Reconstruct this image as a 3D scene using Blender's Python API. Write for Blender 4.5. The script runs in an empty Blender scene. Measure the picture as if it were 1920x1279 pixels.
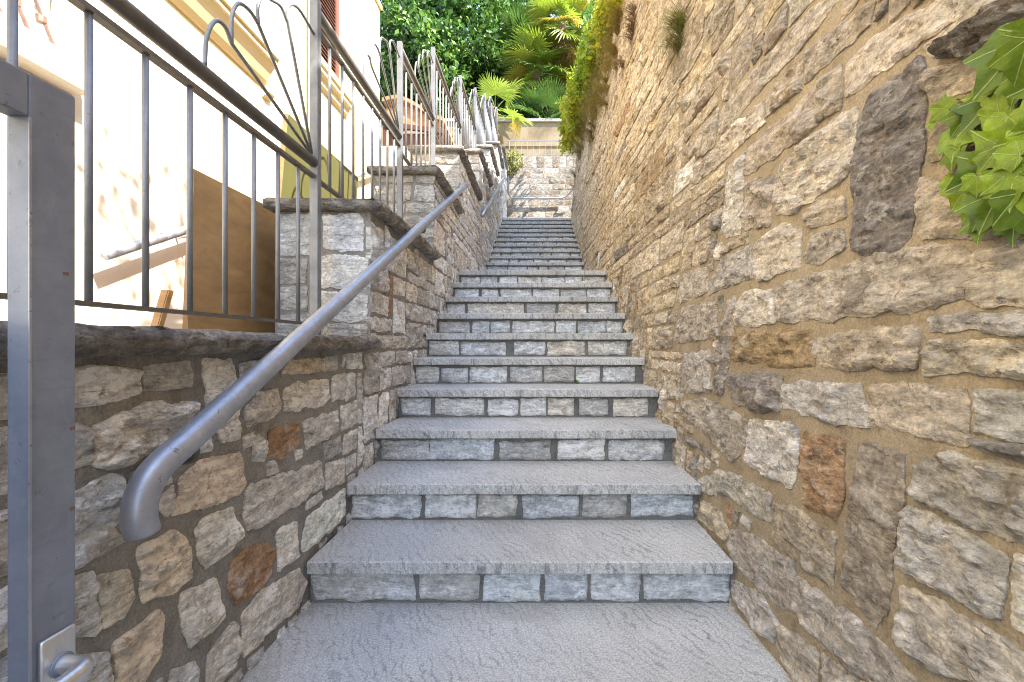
import bpy, math, random
import numpy as np
from mathutils import Vector, Matrix, noise as mnoise
from mathutils.geometry import delaunay_2d_cdt

R = math.radians
sc = bpy.context.scene
C = sc.collection

# ------------------------------------------------------------------ camera, sky, sun, exposure
F = 853.0; CX = 1012.0; CY = 642.0            # measured focal length and vanishing point (1920 px wide frame)
cam_d = bpy.data.cameras.new('camera'); cam = bpy.data.objects.new('camera', cam_d); C.objects.link(cam)
cam.location = (0, 0, 0); cam.rotation_euler = (R(90), 0, 0)
cam_d.sensor_width = 36; cam_d.lens = 36*F/1920
cam_d.shift_x = -(CX-960)/1920; cam_d.shift_y = (CY-635.5)/1920
cam_d.clip_start = 0.02; cam_d.clip_end = 2000
sc.camera = cam

SUN = Vector((1.0, -0.5, 1.2)).normalized()   # towards the sun
w = bpy.data.worlds.new('World'); sc.world = w; w.use_nodes = True
nt = w.node_tree; nt.nodes.clear()
sky = nt.nodes.new('ShaderNodeTexSky'); sky.sky_type = 'NISHITA'; sky.sun_disc = False
sky.sun_elevation = math.asin(SUN.z); sky.sun_rotation = math.atan2(SUN.x, SUN.y)
bg = nt.nodes.new('ShaderNodeBackground'); bg.inputs['Strength'].default_value = 0.13
wo = nt.nodes.new('ShaderNodeOutputWorld')
nt.links.new(sky.outputs[0], bg.inputs[0]); nt.links.new(bg.outputs[0], wo.inputs[0])
sl = bpy.data.lights.new('sun', 'SUN'); sl.energy = 3.0; sl.angle = R(0.5); sl.color = (1, .94, .84)
so = bpy.data.objects.new('sun', sl); C.objects.link(so); so.location = SUN*40
so.rotation_euler = (-SUN).to_track_quat('-Z', 'Y').to_euler()
sc.view_settings.view_transform = 'Standard'; sc.view_settings.look = 'None'
sc.view_settings.gamma = 1; sc.view_settings.use_curve_mapping = False
sc.view_settings.exposure = 2.8
sc.render.engine = 'CYCLES'
sc.cycles.max_bounces = 8; sc.cycles.diffuse_bounces = 5; sc.cycles.filter_width = 1.0
sc.cycles.use_denoising = True; sc.cycles.denoiser = 'OPENIMAGEDENOISE'; sc.cycles.denoising_input_passes = 'RGB_ALBEDO_NORMAL'; sc.cycles.denoising_prefilter = 'NONE'; sc.cycles.denoising_quality = 'HIGH'; sc.cycles.use_adaptive_sampling = False

rng = random.Random(7)

# ------------------------------------------------------------------ materials
def srgb(r, g, b):
    f = lambda c: (c/12.92 if c <= .04045 else ((c+.055)/1.055)**2.4)
    return (f(r/255), f(g/255), f(b/255))

class NB:
    """tiny node builder"""
    def __init__(s, name):
        s.m = bpy.data.materials.new(name); s.m.use_nodes = True
        s.t = s.m.node_tree; s.t.nodes.clear()
        s.out = s.t.nodes.new('ShaderNodeOutputMaterial')
        s.b = s.t.nodes.new('ShaderNodeBsdfPrincipled')
        s.t.links.new(s.b.outputs[0], s.out.inputs[0])
        s.geo = s.t.nodes.new('ShaderNodeNewGeometry')
        s.pos = s.geo.outputs['Position']
    def n(s, typ, **kw):
        x = s.t.nodes.new(typ)
        for k, v in kw.items():
            setattr(x, k, v)
        return x
    def link(s, a, b): s.t.links.new(a, b)
    def setin(s, node, idx, v):
        if hasattr(v, 'is_output') or isinstance(v, bpy.types.NodeSocket): s.link(v, node.inputs[idx])
        else: node.inputs[idx].default_value = v
    def scale(s, v, sc3):
        x = s.n('ShaderNodeMapping'); s.link(v, x.inputs['Vector']); x.inputs['Scale'].default_value = sc3
        return x.outputs[0]
    def rot(s, v, r3, sc3=(1, 1, 1)):
        x = s.n('ShaderNodeMapping'); s.link(v, x.inputs['Vector']); x.inputs['Rotation'].default_value = r3
        x.inputs['Scale'].default_value = sc3
        return x.outputs[0]
    def noise(s, v, scale, detail=6, rough=.6, dist=0., typ='FBM'):
        x = s.n('ShaderNodeTexNoise'); x.noise_type = typ
        s.link(v, x.inputs['Vector']); x.inputs['Scale'].default_value = scale
        x.inputs['Detail'].default_value = detail; x.inputs['Roughness'].default_value = rough
        x.inputs['Distortion'].default_value = dist
        return x.outputs['Fac']
    def vor(s, v, scale, feature='F1', rnd=1.):
        x = s.n('ShaderNodeTexVoronoi'); x.feature = feature
        s.link(v, x.inputs['Vector']); x.inputs['Scale'].default_value = scale
        x.inputs['Randomness'].default_value = rnd
        return x.outputs['Distance']
    def ramp(s, f, a, b, va=0., vb=1.):
        x = s.n('ShaderNodeMapRange'); x.clamp = True
        s.setin(x, 0, f)
        x.inputs[1].default_value = a; x.inputs[2].default_value = b
        x.inputs[3].default_value = va; x.inputs[4].default_value = vb
        return x.outputs[0]
    def math(s, op, a, b=0.):
        x = s.n('ShaderNodeMath'); x.operation = op
        s.setin(x, 0, a); s.setin(x, 1, b)
        return x.outputs[0]
    def mix(s, f, a, b, blend='MIX'):
        x = s.n('ShaderNodeMix'); x.data_type = 'RGBA'; x.blend_type = blend
        s.setin(x, 0, f)
        for i, v in ((6, a), (7, b)):
            if isinstance(v, bpy.types.NodeSocket): s.link(v, x.inputs[i])
            else: x.inputs[i].default_value = (*v[:3], 1)
        return x.outputs[2]
    def gray(s, f):
        x = s.n('ShaderNodeCombineColor')
        for i in range(3): s.link(f, x.inputs[i])
        return x.outputs[0]
    def color(s, c): s.link(c, s.b.inputs['Base Color']) if isinstance(c, bpy.types.NodeSocket) else setattr(s.b.inputs['Base Color'], 'default_value', (*c[:3], 1))
    def rough(s, v): s.setin(s.b, 'Roughness', v)
    def bump(s, h, strength=.5, distance=.01, prev=None):
        x = s.n('ShaderNodeBump'); s.link(h, x.inputs['Height'])
        x.inputs['Strength'].default_value = strength; x.inputs['Distance'].default_value = distance
        if prev is not None: s.link(prev, x.inputs['Normal'])
        s.link(x.outputs[0], s.b.inputs['Normal'])
        return x.outputs[0]
    def attr(s, name):
        x = s.n('ShaderNodeAttribute'); x.attribute_name = name
        return x.outputs['Color']
    def objcol(s):
        return s.n('ShaderNodeObjectInfo').outputs['Color']

def stone_mat(name, dirt, bscale=1.0, dm=.6, lo=.44):
    N = NB(name)
    p = N.pos
    tint = N.attr('tint')
    bed = N.scale(p, (1, 1, 2.2))
    n1 = N.noise(bed, 13, 9, .68, .6)
    n2 = N.noise(p, 70, 6, .7)
    c = N.mix(1, tint, N.gray(N.ramp(n1, .3, .7, lo, 1.6)), 'MULTIPLY')
    c = N.mix(1, c, N.gray(N.ramp(n2, .32, .68, .68, 1.25)), 'MULTIPLY')
    # weather staining and dark crust
    n3 = N.noise(p, 6.5, 8, .72, .8)
    c = N.mix(N.ramp(n3, .53, .68, 0, dm), c, dirt)
    n4 = N.noise(bed, 24, 8, .75, 1.2)
    c = N.mix(N.ramp(n4, .57, .66, 0, .7), c, (.07, .06, .055))
    ns = N.noise(N.scale(p, (1, 1, 5)), 14, 8, .75, .9)
    c = N.mix(1, c, N.gray(N.ramp(ns, .32, .62, .62, 1.22)), 'MULTIPLY')
    # pale fresh break and ochre bloom
    n5 = N.noise(N.scale(p, (1, 1, 1.5)), 10, 7, .7, 1.)
    c = N.mix(N.ramp(n5, .54, .66, 0, .6), c, (.72, .68, .61))
    n6 = N.noise(p, 4.1, 6, .6, .4)
    c = N.mix(N.ramp(n6, .55, .75, 0, .4), c, (.33, .21, .1))
    # fine black hairlines
    rg = N.noise(bed, 16, 7, .6, .5, 'RIDGED_MULTIFRACTAL')
    c = N.mix(N.ramp(rg, 1.15, 1.7, 0, .35), c, (.09, .075, .06))
    N.color(c); N.rough(.88)
    N.b.inputs['Specular IOR Level'].default_value = .25
    h1 = N.noise(bed, 20, 10, .62, .5, 'RIDGED_MULTIFRACTAL')
    nb = N.bump(h1, .8*bscale, .010)
    h2 = N.noise(N.scale(p, (1, 1, 1.6)), 45, 10, .72, .3)
    nb = N.bump(h2, .95*bscale, .016, nb)
    h3 = N.noise(p, 240, 4, .6)
    N.bump(h3, .35, .002, nb)
    return N.m

def mortar_mat(name, ca, cb, cd):
    N = NB(name); p = N.pos
    n1 = N.noise(p, 5, 8, .65, .3); n2 = N.noise(p, 150, 4, .7); n3 = N.noise(p, 17, 8, .7)
    c = N.mix(N.ramp(n1, .35, .65), ca, cb)
    c = N.mix(N.ramp(n3, .5, .7, 0, .7), c, cd)
    c = N.mix(1, c, N.gray(N.ramp(n2, .3, .7, .68, 1.25)), 'MULTIPLY')
    N.color(c); N.rough(.95); N.b.inputs['Specular IOR Level'].default_value = .15
    nb = N.bump(n3, .7, .012); N.bump(n2, .7, .004, nb)
    return N.m

def granite_mat(name, base, streak=(1, 1, 1), worn=.0):
    N = NB(name); p = N.pos
    warp = N.noise(p, 3.0, 3, .5)
    q = N.n('ShaderNodeVectorMath'); q.operation = 'ADD'
    N.link(N.scale(p, (5, 15, 13)), q.inputs[0])
    wv = N.n('ShaderNodeCombineXYZ'); N.link(N.math('MULTIPLY', warp, 6.), wv.inputs[1]); N.link(wv.outputs[0], q.inputs[1])
    fl = N.noise(q.outputs[0], 3.2, 9, .75, .8)
    wv_ = N.n('ShaderNodeTexWave'); wv_.wave_type = 'BANDS'; wv_.bands_direction = 'DIAGONAL'
    N.link(N.scale(p, (1, .55, .8)), wv_.inputs['Vector']); wv_.inputs['Scale'].default_value = 17; wv_.inputs['Distortion'].default_value = 16
    wv_.inputs['Detail'].default_value = 5; wv_.inputs['Detail Scale'].default_value = .55; wv_.inputs['Detail Roughness'].default_value = .62
    lines = N.math('MULTIPLY', N.ramp(wv_.outputs['Fac'], .0, .30, 1, 0), N.ramp(N.noise(p, 11, 5, .7), .38, .62, .1, 1))
    fine = N.noise(p, 160, 4, .75)
    big = N.noise(p, 2.2, 6, .6)
    c = N.mix(N.ramp(big, .35, .65), base, tuple(x*.8 for x in base))
    c = N.mix(N.ramp(fl, .56, .7, 0, .4), c, (.2, .2, .205))
    c = N.mix(N.math('MULTIPLY', lines, N.ramp(N.noise(p, 2.6, 4, .6), .36, .66, .22, .75)), c, (.14, .14, .145))
    c = N.mix(N.ramp(fl, .28, .42, .55, 0), c, (.68, .66, .63))
    c = N.mix(1, c, N.gray(N.ramp(fine, .34, .66, .55, 1.28)), 'MULTIPLY')
    st = N.noise(N.scale(p, (1, 1, 1)), 1.4, 9, .72, .6)
    c = N.mix(N.ramp(st, .52, .7, 0, .6), c, (.27, .235, .195))
    # dark grime drips on the faces that stand upright
    sep = N.n('ShaderNodeSeparateXYZ'); N.link(N.geo.outputs['True Normal'], sep.inputs[0])
    up = N.math('LESS_THAN', sep.outputs[2], .5)
    dr = N.noise(N.rot(p, (0, R(35), 0), (42, 5, 10)), 1.0, 6, .7, .6)
    c = N.mix(N.math('MULTIPLY', up, N.ramp(dr, .5, .66, 0, .62)), c, (.08, .08, .085))
    N.color(c); N.rough(.72)
    N.b.inputs['Specular IOR Level'].default_value = .35
    nb = N.bump(fl, .22, .004); N.bump(fine, .4, .003, nb)
    return N.m

def paint_mat(name, col, rough=.45, metal=.0, wear=.5, rust=True):
    N = NB(name); p = N.pos
    n1 = N.noise(p, 9, 8, .7); n2 = N.noise(p, 55, 6, .7, .4); n3 = N.noise(N.scale(p, (1, 1, .35)), 26, 7, .75, .5)
    c = N.mix(N.ramp(n1, .35, .7), col, tuple(x*.68 for x in col))
    c = N.mix(N.ramp(n3, .55, .75, 0, .5*wear), c, tuple(min(1, x*1.6+.02) for x in col))
    if rust:
        c = N.mix(N.ramp(n2, .63, .67, 0, .85*wear), c, (.06, .045, .04))
        n7 = N.noise(N.rot(p, (R(26), 0, 0), (60, 5, 60)), 1.6, 7, .75, .6)
        c = N.mix(N.ramp(n7, .58, .7, 0, .55*wear), c, tuple(x*.35 for x in col))
    N.color(c); N.b.inputs['Metallic'].default_value = metal
    N.rough(N.ramp(n1, .3, .7, rough-.08, rough+.15))
    nb = N.bump(n1, .12, .004); N.bump(n2, .22*wear, .002, nb)
    return N.m

def plaster_mat(name, low, high=None, zsplit=0, stain=(.5, .45, .38), amt=.25):
    N = NB(name); p = N.pos
    n1 = N.noise(p, 1.6, 8, .65, .4); n2 = N.noise(p, 90, 5, .7); n3 = N.noise(N.scale(p, (1, 1, .3)), 5, 8, .7, .4)
    c = low
    if high:
        sep = N.n('ShaderNodeSeparateXYZ'); N.link(p, sep.inputs[0])
        c = N.mix(N.ramp(sep.outputs[2], zsplit-.01, zsplit+.01), low, high)
    c = N.mix(N.ramp(n1, .42, .75, 0, amt), c, stain)
    c = N.mix(N.ramp(n3, .55, .75, 0, amt), c, stain)
    c = N.mix(1, c, N.gray(N.ramp(n2, .3, .7, .94, 1.04)), 'MULTIPLY')
    N.color(c); N.rough(.92); N.b.inputs['Specular IOR Level'].default_value = .2
    nb = N.bump(N.noise(p, 26, 6, .6), .25, .006); N.bump(n2, .35, .002, nb)
    return N.m

def leaf_mat(name, trans=.35, rough=.45, use_attr=True, veins=False):
    N = NB(name); p = N.pos
    c = N.attr('tint') if use_attr else N.objcol()
    n = N.noise(p, 30, 4, .6)
    c = N.mix(1, c, N.gray(N.ramp(n, .3, .7, .75, 1.25)), 'MULTIPLY')
    if veins:
        uv = N.n('ShaderNodeAttribute'); uv.attribute_name = 'leafco'
        sx = N.n('ShaderNodeSeparateXYZ'); N.link(uv.outputs['Vector'], sx.inputs[0])
        ax = N.math('ABSOLUTE', sx.outputs[0]); y = sx.outputs[1]
        tot = None
        for ang, wdt, r in ((0, .012, 1.), (47, .011, .72), (100, .009, .5)):
            s_, c_ = math.sin(R(ang)), math.cos(R(ang))
            along = N.math('ADD', N.math('MULTIPLY', ax, s_), N.math('MULTIPLY', y, c_))
            perp = N.math('ABSOLUTE', N.math('SUBTRACT', N.math('MULTIPLY', ax, c_), N.math('MULTIPLY', y, s_)))
            v = N.math('MULTIPLY', N.ramp(perp, wdt*.5, wdt*1.6, 1, 0), N.ramp(along, -.01, .01))
            tot = v if tot is None else N.math('MAXIMUM', tot, v)
        # side veins: thin herring-bone lines off the midrib
        sv = N.math('ABSOLUTE', N.math('SUBTRACT', N.math('FRACT', N.math('MULTIPLY', N.math('SUBTRACT', y, N.math('MULTIPLY', ax, .8)), 6.)), .5))
        tot = N.math('MAXIMUM', tot, N.ramp(sv, .0, .06, .16, 0))
        c = N.mix(N.math('MULTIPLY', tot, .7), c, (.5, .62, .22))
        bl = N.noise(uv.outputs['Vector'], 9, 4, .6)
        c = N.mix(N.ramp(bl, .5, .75, 0, .4), c, (.03, .1, .015))
        N.bump(tot, .5, .004)
    N.color(c); N.rough(rough)
    t = N.n('ShaderNodeBsdfTranslucent'); N.link(c, t.inputs['Color'])
    mx = N.n('ShaderNodeMixShader'); mx.inputs[0].default_value = trans
    N.link(N.b.outputs[0], mx.inputs[1]); N.link(t.outputs[0], mx.inputs[2]); N.link(mx.outputs[0], N.out.inputs[0])
    return N.m

def plain_mat(name, col, rough=.7, grain=(8, 8, 8), amt=.35, metal=0):
    N = NB(name); p = N.pos
    n = N.noise(N.scale(p, grain), 3, 8, .65, .4)
    c = N.mix(N.ramp(n, .35, .7, 0, 1), col, tuple(x*(1-amt) for x in col))
    N.color(c); N.rough(rough); N.b.inputs['Metallic'].default_value = metal
    N.bump(n, .3, .004)
    return N.m

M = {}
M['stone_r'] = stone_mat('warm limestone', (.13, .105, .085))
M['stone_l'] = stone_mat('grey limestone', (.14, .125, .11), 1., .45, .62)
M['stone_f'] = stone_mat('sunny limestone', (.30, .25, .19), .7)
M['mortar_r'] = mortar_mat('sandy mortar', (.41, .335, .235), (.33, .265, .185), (.19, .15, .10))
M['mortar_l'] = mortar_mat('grey mortar', (.33, .315, .29), (.26, .245, .225), (.13, .12, .11))
M['mortar_s'] = mortar_mat('step mortar', (.19, .18, .165), (.24, .225, .20), (.09, .085, .08))
M['granite'] = granite_mat('gneiss tread', (.68, .66, .62))
M['coping'] = stone_mat('coping slate', (.12, .11, .105), 1.3)
M['gate'] = paint_mat('gate paint', (.26, .29, .365), .42, .25, .45)
M['rail'] = paint_mat('railing paint', (.23, .24, .265), .42, .35, .5)
M['railtop'] = paint_mat('railing top paint', (.15, .135, .12), .5, .2, .8)
M['pipe'] = paint_mat('silver pipe paint', (.42, .44, .49), .36, .55, .7)
M['alu'] = plain_mat('brushed aluminium', (.72, .72, .72), .33, (4, 40, 4), .12, .9)
M['facade'] = plaster_mat('facade plaster', (.74, .66, .51), (.72, .59, .33), 1.98, (.62, .55, .44), .3)
M['trim'] = plaster_mat('trim plaster', (.74, .71, .64), None, 0, (.7, .62, .45), .25)
M['cornice'] = plaster_mat('cornice plaster', (.66, .54, .31), None, 0, (.6, .48, .3), .3)
M['farplaster'] = plaster_mat('old plaster', (.25, .195, .125), None, 0, (.10, .07, .04), .85)
M['board'] = plain_mat('chipboard', (.52, .33, .145), .6, (2, 2, 5), .35)
M['boardedge'] = plain_mat('board edge', (.42, .22, .09), .6, (2, 2, 8), .35)
M['green'] = plain_mat('olive panel', (.105, .10, .03), .5, (1, 1, 1), .15)
M['wood'] = plain_mat('brown shutter paint', (.20, .085, .05), .5, (10, 10, 1), .4)
M['darkwood'] = plain_mat('dark timber', (.11, .045, .03), .55, (10, 10, 1), .4)
M['tile'] = plain_mat('terracotta', (.50, .25, .11), .8, (6, 6, 6), .45)
M['grille'] = plain_mat('wrought iron rust paint', (.21, .13, .10), .5, (8, 8, 8), .4)
M['glass'] = plain_mat('pale curtain glass', (.62, .62, .60), .15, (1, 1, 1), .1)
M['leaf'] = leaf_mat('foliage')
M['leaf_thin'] = leaf_mat('thin foliage', .5)
M['ivy'] = leaf_mat('ivy leaf', .3, .42, False, True)
M['frond'] = leaf_mat('palm frond', .4, .4, False)
M['bark'] = plain_mat('bark', (.16, .115, .075), .9, (12, 12, 3), .55)
M['fibre'] = plain_mat('palm fibre', (.17, .10, .05), .95, (20, 20, 6), .6)
M['stem'] = plain_mat('ivy stem', (.22, .14, .08), .8, (10, 10, 10), .4)
M['earth'] = mortar_mat('earth', (.12, .095, .06), (.08, .075, .04), (.05, .06, .02))
M['concrete'] = mortar_mat('concrete', (.38, .36, .33), (.33, .31, .28), (.26, .24, .22))

# ------------------------------------------------------------------ object helpers
def mesh_from(name, verts, faces, tint=None, smooth=True):
    me = bpy.data.meshes.new(name)
    me.from_pydata([tuple(map(float, v)) for v in verts], [], [tuple(map(int, f)) for f in faces])
    if tint is not None:
        a = me.attributes.new('tint', 'FLOAT_COLOR', 'POINT')
        a.data.foreach_set('color', np.asarray(tint, dtype=np.float32).ravel())
    if smooth: me.polygons.foreach_set('use_smooth', [True]*len(me.polygons))
    me.update()
    return me

def obj(name, me, mat, parent=None, loc=None, kind=None):
    o = bpy.data.objects.new(name, me); C.objects.link(o)
    if mat is not None and me is not None and len(me.materials) == 0: me.materials.append(mat)
    if parent is not None: o.parent = parent
    if loc is not None: o.location = loc
    if kind: o['kind'] = kind
    return o

def thing(name, label, cat, loc=(0, 0, 0), group=None):
    o = bpy.data.objects.new(name, None); C.objects.link(o); o.location = loc
    o.empty_display_size = .1
    return tag(o, label, cat, group)

def tag(o, label, cat, group=None):
    o['label'] = label; o['category'] = cat
    if group: o['group'] = group
    return o

def rel(parent, p):
    return Vector(p) - (parent.location if parent is not None else Vector((0, 0, 0)))

def wloc(o):
    v = Vector(o.location)
    while o.parent is not None:
        o = o.parent; v = v + o.location
    return v

def put(name, vf, mat, parent=None, smooth=False, kind=None, tint=None):
    """mesh given in world coordinates; origin put at its centre"""
    v = np.asarray(vf[0], dtype=float)
    c = (v.min(0)+v.max(0))/2
    me = mesh_from(name, v-c, vf[1], tint, smooth)
    pl = wloc(parent) if parent is not None else Vector((0, 0, 0))
    return obj(name, me, mat, parent, Vector(c)-pl, kind)

def box(x0, x1, y0, y1, z0, z1, bev=0.):
    if bev <= 0:
        v = [(x, y, z) for z in (z0, z1) for y in (y0, y1) for x in (x0, x1)]
        return v, [(0, 2, 3, 1), (4, 5, 7, 6), (0, 1, 5, 4), (2, 6, 7, 3), (0, 4, 6, 2), (1, 3, 7, 5)]
    import bmesh
    bm = bmesh.new(); bmesh.ops.create_cube(bm, size=1)
    for q in bm.verts:
        q.co = Vector(((x0+x1)/2+q.co.x*(x1-x0), (y0+y1)/2+q.co.y*(y1-y0), (z0+z1)/2+q.co.z*(z1-z0)))
    bmesh.ops.bevel(bm, geom=bm.edges[:], offset=bev, segments=2, affect='EDGES', profile=.6)
    bm.verts.index_update()
    r = ([tuple(q.co) for q in bm.verts], [tuple(q.index for q in f.verts) for f in bm.faces]); bm.free()
    return r

def merge(*parts):
    V = []; Fc = []
    for v, f in parts:
        o = len(V); V.extend([tuple(q) for q in v]); Fc.extend([tuple(i+o for i in q) for q in f])
    return V, Fc

def tube(pts, rad, seg=10, caps=True, square=False):
    pts = [Vector(p) for p in pts]; n = len(pts)
    rad = rad if hasattr(rad, '__len__') else [rad]*n
    V = []; Fc = []
    up = Vector((0, 0, 1)); t0 = (pts[1]-pts[0]).normalized()
    if abs(t0.dot(up)) > .95: up = Vector((1, 0, 0))
    nx = t0.cross(up).normalized()
    for i in range(n):
        t = (pts[min(i+1, n-1)]-pts[max(i-1, 0)]).normalized()
        nx = (nx - t*nx.dot(t)).normalized(); ny = t.cross(nx)
        for k in range(seg):
            a = 2*math.pi*(k+.5)/seg
            V.append(tuple(pts[i]+(nx*math.cos(a)+ny*math.sin(a))*rad[i]))
    for i in range(n-1):
        for k in range(seg):
            a = i*seg+k; b = i*seg+(k+1) % seg
            Fc.append((a, b, b+seg, a+seg))
    if caps:
        Fc.append(tuple(range(seg-1, -1, -1))); Fc.append(tuple(range((n-1)*seg, n*seg)))
    return V, Fc

def spline(pts, n=8):
    pts = [Vector(p) for p in pts]; out = []
    P = [pts[0]*2-pts[1]]+pts+[pts[-1]*2-pts[-2]]
    for i in range(1, len(P)-2):
        for k in range(n):
            t = k/n
            out.append(.5*((2*P[i])+(P[i+1]-P[i-1])*t+(2*P[i-1]-5*P[i]+4*P[i+1]-P[i+2])*t*t+(3*P[i]-P[i-1]-3*P[i+1]+P[i+2])*t**3))
    out.append(pts[-1])
    return out

def extrude_profile(prof, y0, y1):
    """closed profile in (x,z) extruded along y"""
    n = len(prof)
    V = [(x, y0, z) for x, z in prof]+[(x, y1, z) for x, z in prof]
    Fc = [(i, (i+1) % n, (i+1) % n+n, i+n) for i in range(n)]
    Fc += [tuple(range(n-1, -1, -1)), tuple(range(n, 2*n))]
    return V, Fc

# ------------------------------------------------------------------ the stair geometry, measured
GO, RI = .3403, .1697
D1, Z1 = 1.606, -.768
FLOOR = Z1-RI
def step_d(i): return D1+GO*(i-1) if i <= 10 else 7.02+.338*(i-13)
def step_z(i): return Z1+RI*(i-1)
XL, XR = -.823, .685
KN = ([-9, 1.27, 4.67, 6.0, 10.06, 30], [FLOOR, FLOOR, .76, .80, 2.80, 2.80])
def zs(y): return np.interp(y, KN[0], KN[1])
BAT = .09
def xw(y, z): return .705+BAT*(np.asarray(z)-zs(y))          # battered right wall, mortar plane
def rtop(y): return np.interp(y, [-9, 2, 6, 8.9, 12], [3.5, 3.95, 4.5, 5.0, 5.4])
LW = -.838                                                    # left wall, mortar plane
LBACK = -1.31
SEC = [(-1.0, 2.25, .035), (2.25, 3.57, .715), (3.57, 4.66, 1.39), (4.66, 6.24, 2.03), (6.24, 7.58, 2.68), (7.58, 8.86, 3.32), (8.86, 10.1, 3.95), (10.1, 11.5, 4.40)]
CT = .058

# ------------------------------------------------------------------ stones
def fract_noise(p, sc_):
    return mnoise.fractal(p*sc_, .9, 2.1, 4)

def inside(poly, P):
    x, y = P[:, 0], P[:, 1]; r = np.zeros(len(P), bool); n = len(poly)
    for i in range(n):
        x0, y0 = poly[i]; x1, y1 = poly[(i+1) % n]
        if y0 == y1: continue
        c = ((y0 > y) != (y1 > y)) & (x < (x1-x0)*(y-y0)/(y1-y0)+x0)
        r ^= c
    return r

def edist(poly, P):
    A = np.asarray(poly); B = np.roll(A, -1, 0); D = B-A
    L = (D**2).sum(1)+1e-12
    W = P[:, None, :]-A[None]
    t = np.clip((W*D[None]).sum(2)/L[None], 0, 1)
    return np.sqrt(((W-t[..., None]*D[None])**2).sum(2)).min(1)

def stone_geo(poly, mapf, spacing, proud, rg, rounding=1, rough=1.0):
    """poly: outline in wall (u,v) metres -> world verts, faces"""
    P = np.asarray(poly, float)
    a = .5*np.sum(P[:, 0]*np.roll(P[:, 1], -1)-np.roll(P[:, 0], -1)*P[:, 1])
    if a < 0: P = P[::-1]
    size = math.sqrt(abs(a))
    spacing = min(spacing, size/3.2)
    for _ in range(rounding):
        q = []
        for i in range(len(P)):
            A, B = P[i], P[(i+1) % len(P)]
            f = .055
            q += [A*(1-f)+B*f, A*f+B*(1-f)]
        P = np.array(q)
    out = []
    sd = rg.random()*100
    for i in range(len(P)):
        A, B = P[i], P[(i+1) % len(P)]
        L = np.linalg.norm(B-A); n = max(1, int(L/spacing+.5))
        for k in range(n): out.append(A+(B-A)*k/n)
    out = np.array(out); c = out.mean(0)
    amp = min(.06*size, .011)*rough
    nv = np.array([[mnoise.noise(Vector((p[0]*22, p[1]*22, sd))), mnoise.noise(Vector((p[0]*22, p[1]*22, sd+9)))] for p in out])
    nv2 = np.array([[mnoise.noise(Vector((p[0]*75, p[1]*75, sd+4))), mnoise.noise(Vector((p[0]*75, p[1]*75, sd+7)))] for p in out])
    out = out+nv*amp+nv2*amp*.4
    mn, mx = out.min(0), out.max(0)
    gx = np.arange(mn[0], mx[0], spacing); gy = np.arange(mn[1], mx[1], spacing*.87)
    G = np.array([(x+(.5*spacing if j % 2 else 0), y) for j, y in enumerate(gy) for x in gx]) if len(gx) and len(gy) else np.zeros((0, 2))
    if len(G):
        G = G+np.array([[rg.uniform(-.28, .28), rg.uniform(-.28, .28)] for _ in range(len(G))])*spacing
        G = G[inside(out, G)]
    if len(G): G = G[edist(out, G) > spacing*.5]
    nb = len(out)
    allp = np.vstack([out, G]) if len(G) else out
    vs, es, fs, ov, oe, of = delaunay_2d_cdt([Vector(p) for p in allp], [(i, (i+1) % nb) for i in range(nb)], [], 1, 1e-6)
    V2 = np.array([tuple(v) for v in vs])
    src = [o[0] if len(o) else -1 for o in ov]
    ed = edist(out, V2)
    # split-face relief: lowest of a few random planes, like chipped faces
    h = np.full(len(V2), proud)
    for _ in range(rg.randint(5, 9)):
        pc = np.array([rg.uniform(mn[0], mx[0]), rg.uniform(mn[1], mx[1])])
        ang = rg.uniform(0, 6.283); g = rg.uniform(.06, .85)*rough
        pl = proud*rg.uniform(.5, 1.15)+(V2-pc)@np.array([math.cos(ang), math.sin(ang)])*g
        h = np.minimum(h, pl)
    h = np.maximum(h, proud*.22)
    nz = np.array([mnoise.fractal(Vector((p[0]*18, p[1]*30, sd)), .8, 2.2, 5)+.6*abs(mnoise.noise(Vector((p[0]*40, p[1]*55, sd+3)))) for p in V2])
    tz = np.array([mnoise.fractal(Vector((p[0]*9+sd, p[1]*17, sd*.3)), .9, 2.1, 3) for p in V2])*4.
    fr_ = tz-np.floor(tz); terr = np.floor(tz)+np.clip((fr_-.42)/.16, 0, 1)
    h = h+(nz*.26+terr*.12)*proud*rough
    h = np.maximum(h, proud*.15)
    lip = np.clip(ed/(.008+.22*proud), 0, 1)
    h = h*(.45+.55*np.sqrt(lip))
    # skirt into the mortar
    on = [i for i in range(len(V2)) if src[i] != -1 and src[i] < nb]
    on.sort(key=lambda i: src[i])
    U = np.concatenate([V2[:, 0], V2[on, 0]]); W = np.concatenate([V2[:, 1], V2[on, 1]])
    H = np.concatenate([h, np.full(len(on), -.022)])
    V = mapf(U, W, H)
    n0 = len(V2)
    faces = [tuple(f) for f in fs]
    m = len(on)
    for k in range(m):
        a_, b_ = on[k], on[(k+1) % m]
        faces.append((a_, n0+k, n0+(k+1) % m, b_))
    return V, faces

def map_right(u, v, h): return np.stack([xw(u, v)-h, u, v], 1)
def map_left(u, v, h): return np.stack([LW+h, u, v], 1)
def map_front(d):
    return lambda u, v, h: np.stack([u, d-h, v], 1)

def unproj_right(px, py):
    d = 1.
    for _ in range(40):
        z = (CY-py)/F*d
        d = .5*d+.5*float(xw(d, z))*F/(px-CX)
    return d, (CY-py)/F*d
def unproj_left(px, py):
    d = LW*F/(px-CX)
    return d, (CY-py)/F*d

def traced(lst, ox, oy, s, un):
    res = []
    for poly, t in lst:
        P = np.array([un(ox+x/s, oy+y/s) for x, y in poly]); c = (P.min(0)+P.max(0))/2
        res.append(([tuple(c+(p-c)*1.075) for p in P], t))
    return res

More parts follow.
